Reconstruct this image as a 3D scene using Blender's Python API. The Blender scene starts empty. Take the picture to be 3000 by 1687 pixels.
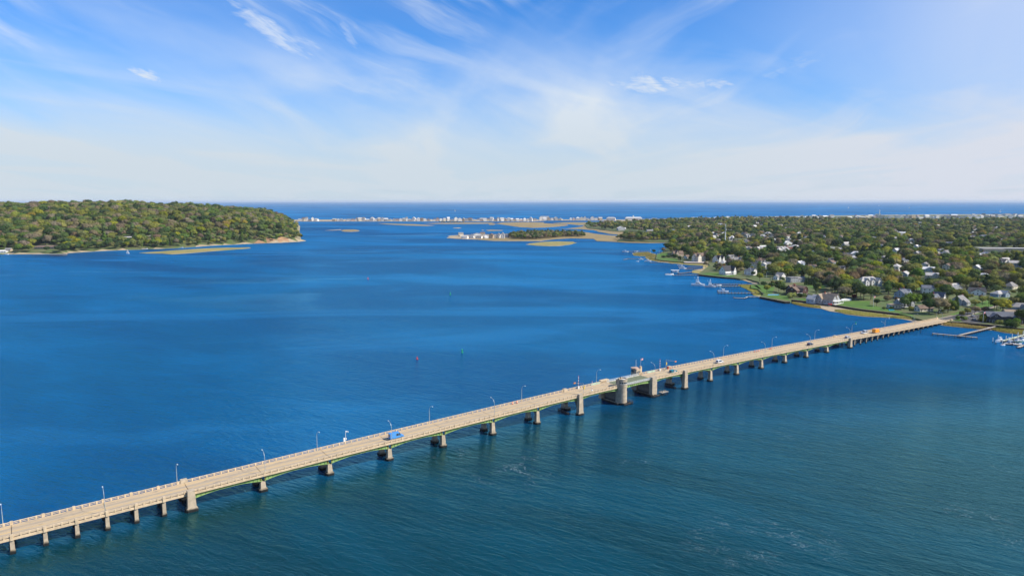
import bpy, math, random
import numpy as np
from mathutils import Vector, Matrix
from mathutils.geometry import delaunay_2d_cdt

S = bpy.context.scene
C = S.collection
rnd = random.Random(7)
R = math.radians

# ------------------------------------------------------------------ camera
F, CX, CY, CH, HY = 2000.0, 1500.0, 843.5, 100.0, 589.0      # source pixels, camera 100 m above the river
PITCH = math.atan((CY - HY) / F)
SP, CP = math.sin(PITCH), math.cos(PITCH)
cam_d = bpy.data.cameras.new('camera'); cam = bpy.data.objects.new('camera', cam_d); C.objects.link(cam)
cam.location = (0, 0, CH); cam.rotation_euler = (math.pi / 2 - PITCH, 0, 0)
cam_d.sensor_width = 36; cam_d.lens = 36 * F / 3000.0; cam_d.clip_start = 1; cam_d.clip_end = 400000
S.camera = cam
S.render.resolution_x, S.render.resolution_y = 1024, 575
S.render.engine = 'CYCLES'
S.view_settings.view_transform = 'Standard'; S.view_settings.look = 'None'
S.view_settings.gamma = 1; S.view_settings.use_curve_mapping = False
S.view_settings.exposure = 0.55
try:
    S.cycles.max_bounces = 6; S.cycles.diffuse_bounces = 2; S.cycles.glossy_bounces = 3
    S.cycles.transparent_max_bounces = 6; S.cycles.caustics_reflective = False
except Exception: pass

# ------------------------------------------------------------------ sun
SUN_EL = R(42); SUN_ROT = R(104)         # azimuth from +Y towards +X: light comes from the right of the view
sdir = Vector((math.sin(SUN_ROT) * math.cos(SUN_EL), math.cos(SUN_ROT) * math.cos(SUN_EL), math.sin(SUN_EL)))
sd = bpy.data.lights.new('sun', 'SUN'); sd.energy = 4.4; sd.angle = R(0.5); sd.color = (1.0, 0.93, 0.82)
so = bpy.data.objects.new('sun', sd); C.objects.link(so)
so.rotation_euler = (-sdir).to_track_quat('-Z', 'Y').to_euler(); so.location = (300, 0, 400)

# ------------------------------------------------------------------ node helper
class NT:
    def __init__(s, tree): s.t = tree; s.n = tree.nodes; s.l = tree.links
    def node(s, ty, **kw):
        nd = s.n.new(ty)
        for k, v in kw.items(): setattr(nd, k, v)
        return nd
    def put(s, sock, v):
        if isinstance(v, bpy.types.NodeSocket): s.l.new(v, sock)
        elif v is not None: sock.default_value = v
    def math(s, op, a, b=None, c=None, clamp=False):
        nd = s.node('ShaderNodeMath', operation=op, use_clamp=clamp)
        s.put(nd.inputs[0], a); s.put(nd.inputs[1], b); s.put(nd.inputs[2], c)
        return nd.outputs[0]
    def vmath(s, op, a, b=None):
        nd = s.node('ShaderNodeVectorMath', operation=op)
        s.put(nd.inputs[0], a)
        if b is not None: s.put(nd.inputs[1], b)
        return nd.outputs[1] if op in ('DOT_PRODUCT', 'LENGTH') else nd.outputs[0]
    def step(s, v, a, b, o0=0.0, o1=1.0):
        nd = s.node('ShaderNodeMapRange', interpolation_type='SMOOTHSTEP')
        s.put(nd.inputs[0], v); nd.inputs[1].default_value = a; nd.inputs[2].default_value = b
        nd.inputs[3].default_value = o0; nd.inputs[4].default_value = o1
        return nd.outputs[0]
    def noise(s, vec, scale, detail=3, rough=0.5, dist=0.0):
        nd = s.node('ShaderNodeTexNoise'); s.put(nd.inputs['Vector'], vec)
        nd.inputs['Scale'].default_value = scale; nd.inputs['Detail'].default_value = detail
        nd.inputs['Roughness'].default_value = rough; nd.inputs['Distortion'].default_value = dist
        return nd.outputs[0]
    def mapping(s, vec, rot=(0, 0, 0), scale=(1, 1, 1), loc=(0, 0, 0)):
        if tuple(rot) != (0, 0, 0) and tuple(scale) != (1, 1, 1):      # turn first, then stretch along the turned axis
            vec = s.mapping(vec, rot=rot); rot = (0, 0, 0)
        nd = s.node('ShaderNodeMapping'); s.put(nd.inputs[0], vec)
        nd.inputs['Rotation'].default_value = rot; nd.inputs['Scale'].default_value = scale
        nd.inputs['Location'].default_value = loc
        return nd.outputs[0]
    def mix(s, f, a, b, blend='MIX'):
        nd = s.node('ShaderNodeMix', data_type='RGBA', blend_type=blend)
        s.put(nd.inputs[0], f)
        s.put(nd.inputs[6], a if not isinstance(a, tuple) else (*a[:3], 1))
        s.put(nd.inputs[7], b if not isinstance(b, tuple) else (*b[:3], 1))
        return nd.outputs[2]

# ------------------------------------------------------------------ world: Nishita sky with thin high cloud
W = bpy.data.worlds.new('World'); S.world = W; W.use_nodes = True
w = NT(W.node_tree); w.n.clear()
sky = w.node('ShaderNodeTexSky', sky_type='NISHITA')
sky.sun_disc = False; sky.sun_elevation = SUN_EL; sky.sun_rotation = SUN_ROT
sky.air_density = 1.0; sky.dust_density = 0.6; sky.ozone_density = 2.5; sky.altitude = 100
tc = w.node('ShaderNodeTexCoord').outputs['Generated']
sx = w.node('ShaderNodeSeparateXYZ'); w.put(sx.inputs[0], tc)
X_, Y_, Z_ = sx.outputs
el = w.math('ARCSINE', Z_)
az = w.math('ARCTAN2', X_, Y_)
comb = w.node('ShaderNodeCombineXYZ'); w.put(comb.inputs[0], az); w.put(comb.inputs[1], el)
ae = comb.outputs[0]
def azel(px, py):
    u, v = (px - CX) / F, (CY - py) / F
    dx, dy, dz = u, CP + v * SP, -SP + v * CP
    return math.atan2(dx, dy), math.atan2(dz, math.hypot(dx, dy))
blue = w.mix(1.0, sky.outputs[0], (0.32, 0.98, 1.74), 'MULTIPLY')
# clouds lie on a plane high up: streaks lengthen sideways towards the horizon
zz = w.math('MAXIMUM', w.math('ADD', Z_, 0.06), 0.02)
pc = w.node('ShaderNodeCombineXYZ')
w.put(pc.inputs[0], w.math('DIVIDE', X_, zz)); w.put(pc.inputs[1], w.math('DIVIDE', Y_, zz))
cirA = w.noise(w.mapping(pc.outputs[0], rot=(0, 0, R(-98)), scale=(0.16, 0.62, 1), loc=(1.3, 2.1, 0)), 1.1, 6, 0.52, 0.45)
cirB = w.noise(w.mapping(pc.outputs[0], rot=(0, 0, R(-64)), scale=(0.22, 0.6, 1), loc=(3, 7, 0)), 0.9, 5, 0.5, 0.8)
veil = w.math('MULTIPLY', w.step(cirA, 0.44, 0.80), w.step(el, 0.34, 0.10, 0.10, 0.55))
veil2 = w.math('MULTIPLY', w.step(cirB, 0.48, 0.82), w.step(el, 0.35, 0.10, 0.08, 0.45))
lowwarp = w.math('ADD', el, w.math('MULTIPLY', w.math('SUBTRACT', w.noise(w.mapping(ae, rot=(0, 0, R(14)), scale=(2.2, 9, 1)), 1.6, 5, 0.55, 0.6), 0.5), 0.13))
low = w.step(lowwarp, 0.235, 0.03, 0.0, 0.92)
m = w.math('ADD', w.math('ADD', veil, veil2), low, clamp=True)
# thicker veil towards the sun side on the right
rightv = w.math('MULTIPLY', w.step(w.math('ADD', az, w.math('MULTIPLY', w.math('SUBTRACT', cirB, 0.5), 0.5)), 0.10, 0.72, 0.0, 0.62), w.step(el, 0.8, 0.2))
m = w.math('MAXIMUM', m, rightv)
# long thin fibres: falling to the right on the left of the sky, rising to the right on its right
warp = w.noise(w.mapping(ae, scale=(3, 6, 1)), 1.0, 3, 0.5)
wv = w.node('ShaderNodeCombineXYZ'); w.put(wv.inputs[0], az); w.put(wv.inputs[1], w.math('ADD', el, w.math('MULTIPLY', warp, 0.10)))
fL = w.noise(w.mapping(wv.outputs[0], rot=(0, 0, R(24)), scale=(2.2, 15, 1)), 1.5, 7, 0.58, 0.5)
fR = w.noise(w.mapping(wv.outputs[0], rot=(0, 0, R(-22)), scale=(2.0, 13, 1), loc=(4, 2, 0)), 1.5, 7, 0.58, 0.5)
side_ = w.step(w.math('ADD', az, w.math('MULTIPLY', w.math('SUBTRACT', warp, 0.5), 0.5)), -0.02, 0.22)
fib_ = w.math('ADD', w.math('MULTIPLY', fL, w.math('SUBTRACT', 1.0, side_)), w.math('MULTIPLY', fR, side_))
patch = w.step(w.noise(w.mapping(ae, scale=(2.2, 5, 1), loc=(7, 1, 0)), 1.3, 3, 0.5), 0.40, 0.62)
fibm = w.math('MULTIPLY', w.math('MULTIPLY', w.step(fib_, 0.46, 0.76, 0.0, 0.72), w.math('MULTIPLY_ADD', patch, 0.75, 0.25)), w.step(el, 0.03, 0.10))
m = w.math('SUBTRACT', 1.0, w.math('MULTIPLY', w.math('SUBTRACT', 1.0, m), w.math('SUBTRACT', 1.0, fibm)))
fine = w.noise(w.mapping(ae, rot=(0, 0, R(20)), scale=(9, 26, 1)), 2.2, 6, 0.62, 1.4)
def wisp(px, py, L, Wd, ang, strength):
    a0, e0 = azel(px, py)
    v = w.vmath('SUBTRACT', ae, (a0, e0, 0))
    nd = w.node('ShaderNodeMapping', vector_type='TEXTURE'); w.put(nd.inputs[0], v)
    nd.inputs['Rotation'].default_value = (0, 0, R(ang)); nd.inputs['Scale'].default_value = (L / F, Wd / F, 1)
    r = w.vmath('LENGTH', nd.outputs[0])
    r = w.math('ADD', r, w.math('MULTIPLY', w.math('SUBTRACT', fine, 0.5), 2.2))
    fib = w.noise(w.mapping(v, rot=(0, 0, R(-ang)), scale=(14, 90, 1)), 1.4, 4, 0.6, 0.8)
    return w.math('MULTIPLY', w.step(r, 1.35, -0.15, 0.0, strength), w.step(fib, 0.25, 0.62, 0.45, 1.0))
for a in [(1000, 300, 280, 30, -28, .32), (1260, 330, 220, 24, -38, .3), (2500, 250, 380, 40, 24, .35), (280, 330, 320, 40, -12, .4), (1700, 385, 240, 14, 14, .3), (2650, 340, 330, 24, 20, .35), (1500, 180, 200, 16, -30, .3), (200, 190, 260, 22, -22, .3), (800, 95, 175, 34, -33, .85), (905, 130, 90, 22, -22, .55), (1020, 95, 60, 20, -55, .5), (1110, 130, 170, 14, -32, .35),
          (430, 222, 46, 17, -12, 1.1), (1900, 252, 200, 36, -3, 1.0), (2090, 245, 150, 20, 3, .8), (2330, 190, 220, 34, 20, .4),
          (1420, 290, 170, 16, 20, .35), (655, 562, 70, 9, 0, .35), (416, 137, 20, 10, 0, .4)]:
    m = w.math('MAXIMUM', m, wisp(*a))
cloudcol = w.mix(w.step(el, 0.03, 0.22), (6.15, 7.0, 7.75), (7.3, 8.1, 9.2))
warm = w.math('MULTIPLY', w.step(az, 0.10, 0.70, 0, 0.9), w.step(el, 0.5, 0.0))
cloudcol = w.mix(warm, cloudcol, (6.9, 7.2, 8.15))
skycol = w.mix(m, blue, cloudcol)
greyc = w.math('MULTIPLY', w.step(w.noise(w.mapping(ae, scale=(7, 60, 1)), 2.0, 4, 0.5, 0.3), 0.56, 0.70), w.math('MULTIPLY', w.step(el, 0.0, 0.008), w.step(el, 0.03, 0.012)))
skycol = w.mix(w.math('MULTIPLY', greyc, 0.35), skycol, (5.2, 6.1, 7.1))
bg = w.node('ShaderNodeBackground'); w.put(bg.inputs[0], skycol); bg.inputs[1].default_value = 0.07
wo = w.node('ShaderNodeOutputWorld'); w.put(wo.inputs[0], bg.outputs[0])

# ------------------------------------------------------------------ pixel <-> place
def at(px, py, z=0.0):
    u, v = (px - CX) / F, (CY - py) / F
    dz = -SP + v * CP; dy = CP + v * SP
    t = (z - CH) / dz
    return (u * t, dy * t)
def dist_at(px, py, z=0.0): return at(px, py, z)[1]

# ------------------------------------------------------------------ materials
MATS = {}
def mat(name, col, rough=0.8, var=0.25, scale=0.5, spec=0.3, metal=0.0, bump=0.0, col2=None, stain=None, objvar=0.0, emit=None):
    """noise-mottled principled material. stain=(z0,z1,colour): tide stain below a height"""
    if name in MATS: return MATS[name]
    m_ = bpy.data.materials.new(name); m_.use_nodes = True
    t = NT(m_.node_tree); b = t.n['Principled BSDF']
    pos = t.node('ShaderNodeNewGeometry').outputs['Position']
    nz = t.noise(pos, scale, 5, 0.6)
    c2 = col2 or tuple(max(0, c * (1 - var)) for c in col)
    c1 = col if col2 else tuple(min(1, c * (1 + var)) for c in col)
    f = t.step(nz, 0.32, 0.68)
    cc = t.mix(f, c1, c2)
    if objvar:
        oi = t.node('ShaderNodeObjectInfo').outputs['Random']
        hs = t.node('ShaderNodeHueSaturation'); t.put(hs.inputs['Color'], cc)
        t.put(hs.inputs['Hue'], t.math('MULTIPLY_ADD', oi, objvar * 0.12, 0.5 - objvar * 0.06))
        t.put(hs.inputs['Value'], t.math('MULTIPLY_ADD', t.math('FRACT', t.math('MULTIPLY', oi, 17.3)), objvar, 1 - objvar / 2))
        cc = hs.outputs[0]
    if stain:
        sz = t.node('ShaderNodeSeparateXYZ'); t.put(sz.inputs[0], pos)
        zz_ = t.math('ADD', sz.outputs[2], t.math('MULTIPLY', t.math('SUBTRACT', nz, 0.5), 1.2))
        cc = t.mix(t.step(zz_, stain[0], stain[1], 1.0, 0.0), cc, stain[2])
    t.put(b.inputs['Base Color'], cc)
    b.inputs['Roughness'].default_value = rough; b.inputs['Metallic'].default_value = metal
    b.inputs['Specular IOR Level'].default_value = spec
    if bump:
        bp = t.node('ShaderNodeBump'); bp.inputs['Distance'].default_value = bump
        t.put(bp.inputs['Height'], t.noise(pos, scale * 6, 4)); t.put(b.inputs['Normal'], bp.outputs[0])
    MATS[name] = m_
    return m_
def foliage_mat(name, col, tr=0.3):
    if name in MATS: return MATS[name]
    m_ = bpy.data.materials.new(name); m_.use_nodes = True
    t = NT(m_.node_tree); t.n.clear()
    pos = t.node('ShaderNodeNewGeometry').outputs['Position']
    oi = t.node('ShaderNodeObjectInfo').outputs['Random']
    nz = t.noise(pos, 0.22, 3, 0.6)
    hs = t.node('ShaderNodeHueSaturation')
    base = t.mix(t.step(nz, 0.3, 0.7), tuple(c * 1.12 for c in col), tuple(c * 0.85 for c in col))
    t.put(hs.inputs['Color'], base)
    t.put(hs.inputs['Hue'], t.math('MULTIPLY_ADD', oi, 0.035, 0.482))
    t.put(hs.inputs['Saturation'], t.math('MULTIPLY_ADD', t.math('FRACT', t.math('MULTIPLY', oi, 7.7)), 0.3, 0.86))
    t.put(hs.inputs['Value'], t.math('MULTIPLY_ADD', t.math('FRACT', t.math('MULTIPLY', oi, 13.1)), 0.5, 0.78))
    di = t.node('ShaderNodeBsdfDiffuse'); t.put(di.inputs[0], hs.outputs[0])
    tr_ = t.node('ShaderNodeBsdfTranslucent'); t.put(tr_.inputs[0], hs.outputs[0])
    mx = t.node('ShaderNodeMixShader'); mx.inputs[0].default_value = tr
    t.l.new(di.outputs[0], mx.inputs[1]); t.l.new(tr_.outputs[0], mx.inputs[2])
    o = t.node('ShaderNodeOutputMaterial'); t.l.new(mx.outputs[0], o.inputs[0])
    MATS[name] = m_
    return m_

DARK = (0.012, 0.013, 0.012)
M_conc = mat('concrete', (0.58, 0.45, 0.29), 0.85, 0.16, 0.9, bump=0.02, stain=(0.5, 1.5, DARK))
M_pier = mat('pier_concrete', (0.52, 0.425, 0.30), 0.85, 0.25, 0.6, bump=0.03, col2=(0.36, 0.30, 0.215), stain=(0.6, 1.5, DARK))
M_wall = mat('shaded_stained_concrete', (0.25, 0.205, 0.155), 0.9, 0.3, 0.5, bump=0.03, col2=(0.16, 0.135, 0.105), stain=(1.0, 3.0, (0.010, 0.011, 0.010)))  # shade of the wall faces put into the colour, plus a high tide stain
M_deck = None
M_green = mat('green_paint', (0.16, 0.27, 0.08), 0.5, 0.3, 0.35, col2=(0.30, 0.42, 0.15))
M_rust = mat('rust', (0.16, 0.06, 0.025), 0.9, 0.4, 1.0)
M_whitem = mat('white_metal', (0.72, 0.72, 0.68), 0.4, 0.06, 1.0, spec=0.5)
M_galv = mat('galvanised_steel', (0.48, 0.48, 0.45), 0.4, 0.1, 1.0, metal=0.3)
M_pile = mat('timber_pile', (0.10, 0.075, 0.055), 0.9, 0.35, 1.2, stain=(0.3, 1.1, (0.008, 0.008, 0.008)))
M_plank = mat('weathered_plank', (0.36, 0.32, 0.27), 0.9, 0.25, 1.0)
M_sand = mat('sand', (0.42, 0.33, 0.21), 0.95, 0.14, 0.08, col2=(0.30, 0.24, 0.15))
M_marsh = mat('marsh_grass_ground', (0.33, 0.26, 0.085), 0.95, 0.2, 0.03, col2=(0.22, 0.20, 0.06))
M_marshf = mat('marsh_far', (0.30, 0.215, 0.09), 0.95, 0.2, 0.012, col2=(0.22, 0.17, 0.075))
M_lawn = mat('lawn_grass', (0.085, 0.17, 0.018), 0.95, 0.2, 0.06, col2=(0.06, 0.125, 0.018))
M_soil = mat('woodland_soil', (0.07, 0.12, 0.026), 0.95, 0.3, 0.05, col2=(0.13, 0.125, 0.055))
M_asph = mat('asphalt', (0.085, 0.08, 0.075), 0.9, 0.15, 0.15)
M_road = mat('light_concrete_road', (0.32, 0.27, 0.20), 0.9, 0.12, 0.12)
M_bulk = mat('bulkhead_timber', (0.035, 0.028, 0.022), 0.9, 0.35, 0.5)
M_cap = mat('bulkhead_cap', (0.34, 0.28, 0.2), 0.9, 0.15, 0.5)
M_stone = mat('riprap', (0.2, 0.18, 0.16), 0.9, 0.4, 0.6)
M_cliff = mat('clay_cliff', (0.32, 0.19, 0.10), 0.95, 0.25, 0.08)
M_glass = mat('dark_glass', (0.03, 0.04, 0.055), 0.12, 0.1, 0.3, spec=0.8)
M_white = mat('white_paint', (0.78, 0.77, 0.73), 0.6, 0.05, 0.5)
M_red = mat('red_paint', (0.6, 0.04, 0.03), 0.5, 0.1, 0.5)
M_orange = mat('orange_paint', (0.85, 0.28, 0.04), 0.5, 0.08, 0.5)
M_yellow = mat('yellow_paint', (0.75, 0.5, 0.04), 0.5, 0.08, 0.5)
M_bgreen = mat('buoy_green', (0.02, 0.35, 0.15), 0.4, 0.08, 0.5)
M_black = mat('black_rubber', (0.02, 0.02, 0.02), 0.7, 0.1, 1.0)
M_trunk = mat('bark', (0.11, 0.085, 0.06), 0.95, 0.3, 0.6)
M_hull = mat('white_gelcoat', (0.8, 0.8, 0.78), 0.25, 0.03, 0.3, spec=0.5)
M_hullblue = mat('navy_gelcoat', (0.03, 0.06, 0.14), 0.2, 0.05, 0.3, spec=0.5)
M_pool = mat('pool_water', (0.05, 0.35, 0.42), 0.1, 0.05, 0.5, spec=0.5)
M_patio = mat('patio_stone', (0.45, 0.38, 0.32), 0.9, 0.15, 0.5)
M_brick = mat('red_brick', (0.24, 0.07, 0.045), 0.9, 0.15, 0.8)
M_grate = mat('steel_grating', (0.13, 0.15, 0.09), 0.7, 0.2, 1.5, col2=(0.20, 0.22, 0.14))

# deck surface: tan concrete with worn wheel tracks, oil patches and pale repairs (in bridge coordinates)
def deck_material():
    m_ = bpy.data.materials.new('deck_concrete'); m_.use_nodes = True
    t = NT(m_.node_tree); b = t.n['Principled BSDF']
    oc = t.node('ShaderNodeTexCoord').outputs['Object']
    sp_ = t.node('ShaderNodeSeparateXYZ'); t.put(sp_.inputs[0], oc)
    s_, o_ = sp_.outputs[0], sp_.outputs[1]
    n1 = t.noise(t.mapping(oc, scale=(0.05, 1.3, 1)), 1.6, 5, 0.6)
    n2 = t.noise(t.mapping(oc, scale=(0.16, 0.8, 1)), 1.0, 4, 0.6)
    n3 = t.noise(oc, 1.2, 5, 0.65)
    c = t.mix(t.step(n1, 0.35, 0.65), (0.54, 0.40, 0.225), (0.44, 0.345, 0.235))
    c = t.mix(t.math('MULTIPLY', t.step(n2, 0.58, 0.70), 0.65), c, (0.26, 0.215, 0.17))
    c = t.mix(t.math('MULTIPLY', t.step(n3, 0.62, 0.8), 0.6), c, (0.6, 0.54, 0.45))
    n4 = t.noise(t.mapping(oc, scale=(0.30, 0.9, 1)), 0.9, 3, 0.55)
    c = t.mix(t.math('MULTIPLY', t.step(n4, 0.60, 0.68), 0.7), c, (0.20, 0.175, 0.15))
    n5 = t.noise(t.mapping(oc, scale=(0.012, 0.5, 1), loc=(5, 3, 0)), 1.5, 3, 0.5)
    c = t.mix(t.math('MULTIPLY', t.step(n5, 0.45, 0.62), 0.45), c, (0.34, 0.29, 0.23))
    ax = t.math('ABSOLUTE', t.math('SUBTRACT', o_, 4.45))
    # centre line and edge lines, worn yellow
    cl = t.math('MULTIPLY', t.step(ax, 0.26, 0.12), t.step(n3, 0.35, 0.55, 0.2, 0.75))
    c = t.mix(cl, c, (0.66, 0.42, 0.12))
    wt = t.math('ABSOLUTE', t.math('SUBTRACT', ax, 1.9))
    tr = t.math('MULTIPLY', t.step(wt, 0.9, 0.2), t.step(n1, 0.4, 0.6, 0.25, 0.75))
    c = t.mix(tr, c, (0.30, 0.25, 0.19))
    t.put(b.inputs['Base Color'], c); b.inputs['Roughness'].default_value = 0.85
    b.inputs['Specular IOR Level'].default_value = 0.25
    return m_
M_deck = deck_material()

# ------------------------------------------------------------------ mesh builder
class MB:
    def __init__(s): s.v = []; s.f = []; s.m = []; s.k = 0
    def slot(s, k): s.k = k; return s
    def quad(s, a, b, c, d):
        n = len(s.v); s.v += [a, b, c, d]; s.f.append((n, n + 1, n + 2, n + 3)); s.m.append(s.k)
    def poly(s, pts):
        n = len(s.v); s.v += list(pts); s.f.append(tuple(range(n, n + len(pts)))); s.m.append(s.k)
    def prism(s, bot, top):
        """bot, top: equal-length loops (counter-clockwise seen from above)"""
        n = len(s.v); L = len(bot); s.v += list(bot) + list(top)
        for i in range(L):
            j = (i + 1) % L
            s.f.append((n + i, n + j, n + L + j, n + L + i)); s.m.append(s.k)
        s.f.append(tuple(n + L + i for i in range(L))); s.m.append(s.k)
        s.f.append(tuple(n + L - 1 - i for i in range(L))); s.m.append(s.k)
    def box(s, x0, x1, y0, y1, z0, z1, tx=0, ty=0):
        s.prism([(x0, y0, z0), (x1, y0, z0), (x1, y1, z0), (x0, y1, z0)],
                [(x0 + tx, y0 + ty, z1), (x1 - tx, y0 + ty, z1), (x1 - tx, y1 - ty, z1), (x0 + tx, y1 - ty, z1)])
    def cyl(s, x, y, z0, z1, r, r1=None, n=8):
        r1 = r if r1 is None else r1
        a = [2 * math.pi * i / n for i in range(n)]
        s.prism([(x + r * math.cos(t), y + r * math.sin(t), z0) for t in a], [(x + r1 * math.cos(t), y + r1 * math.sin(t), z1) for t in a])
    def tube(s, pts, r, n=6, r1=None):
        pts = [Vector(p) for p in pts]; rings = []
        for i, p in enumerate(pts):
            dd = (pts[min(i + 1, len(pts) - 1)] - pts[max(i - 1, 0)]).normalized()
            u = dd.cross(Vector((0, 0, 1)))
            if u.length < 0.05: u = dd.cross(Vector((1, 0, 0)))
            u.normalize(); v = dd.cross(u)
            rr = r if r1 is None else r + (r1 - r) * i / (len(pts) - 1)
            n0 = len(s.v)
            for k in range(n):
                a = 2 * math.pi * k / n
                s.v.append(tuple(p + rr * (math.cos(a) * u + math.sin(a) * v)))
            rings.append(n0)
        for i in range(len(rings) - 1):
            for k in range(n):
                a, b = rings[i], rings[i + 1]; j = (k + 1) % n
                s.f.append((a + k, a + j, b + j, b + k)); s.m.append(s.k)
        s.f.append(tuple(rings[0] + n - 1 - k for k in range(n))); s.m.append(s.k)
        s.f.append(tuple(rings[-1] + k for k in range(n))); s.m.append(s.k)
    def loft(s, rings, cap=True):
        base = []
        for r in rings: base.append(len(s.v)); s.v += [tuple(p) for p in r]
        L = len(rings[0])
        for i in range(len(rings) - 1):
            for k in range(L):
                j = (k + 1) % L
                s.f.append((base[i] + k, base[i] + j, base[i + 1] + j, base[i + 1] + k)); s.m.append(s.k)
        if cap:
            s.f.append(tuple(base[0] + L - 1 - k for k in range(L))); s.m.append(s.k)
            s.f.append(tuple(base[-1] + k for k in range(L))); s.m.append(s.k)
    def mesh(s, name, mats, smooth=False):
        me = bpy.data.meshes.new(name); me.from_pydata(s.v, [], s.f)
        mats = mats if isinstance(mats, (list, tuple)) else [mats]
        for m_ in mats: me.materials.append(m_)
        me.polygons.foreach_set('material_index', s.m)
        if smooth: me.polygons.foreach_set('use_smooth', [True] * len(s.f))
        me.update(); return me
    def build(s, name, mats, parent=None, smooth=False):
        return link(name, s.mesh(name, mats, smooth), parent)
def link(name, data, parent=None, loc=None, rz=None):
    o = bpy.data.objects.new(name, data); C.objects.link(o)
    if parent: o.parent = parent
    if loc is not None: o.location = loc
    if rz is not None: o.rotation_euler = (0, 0, rz)
    return o
def tag(o, label=None, cat=None, group=None, kind=None):
    if label: o['label'] = label
    if cat: o['category'] = cat
    if group: o['group'] = group
    if kind: o['kind'] = kind
    return o
def thing(name, label, cat, loc=(0, 0, 0), rz=0.0, group=None):
    o = link(name, None, None, loc, rz); o.empty_display_size = 0.5
    return tag(o, label, cat, group)
def dup(root, loc=None, rz=None, label=None, group=None, scale=None):
    r = root.copy(); C.objects.link(r)
    if loc is not None: r.location = loc
    if rz is not None: r.rotation_euler = (0, 0, rz)
    if scale is not None: r.scale = (scale,) * 3
    if label: r['label'] = label
    if group: r['group'] = group
    for ch in list(root.children):
        c = ch.copy(); C.objects.link(c); c.parent = r
        for g in list(ch.children):
            d = g.copy(); C.objects.link(d); d.parent = c
    return r

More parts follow.
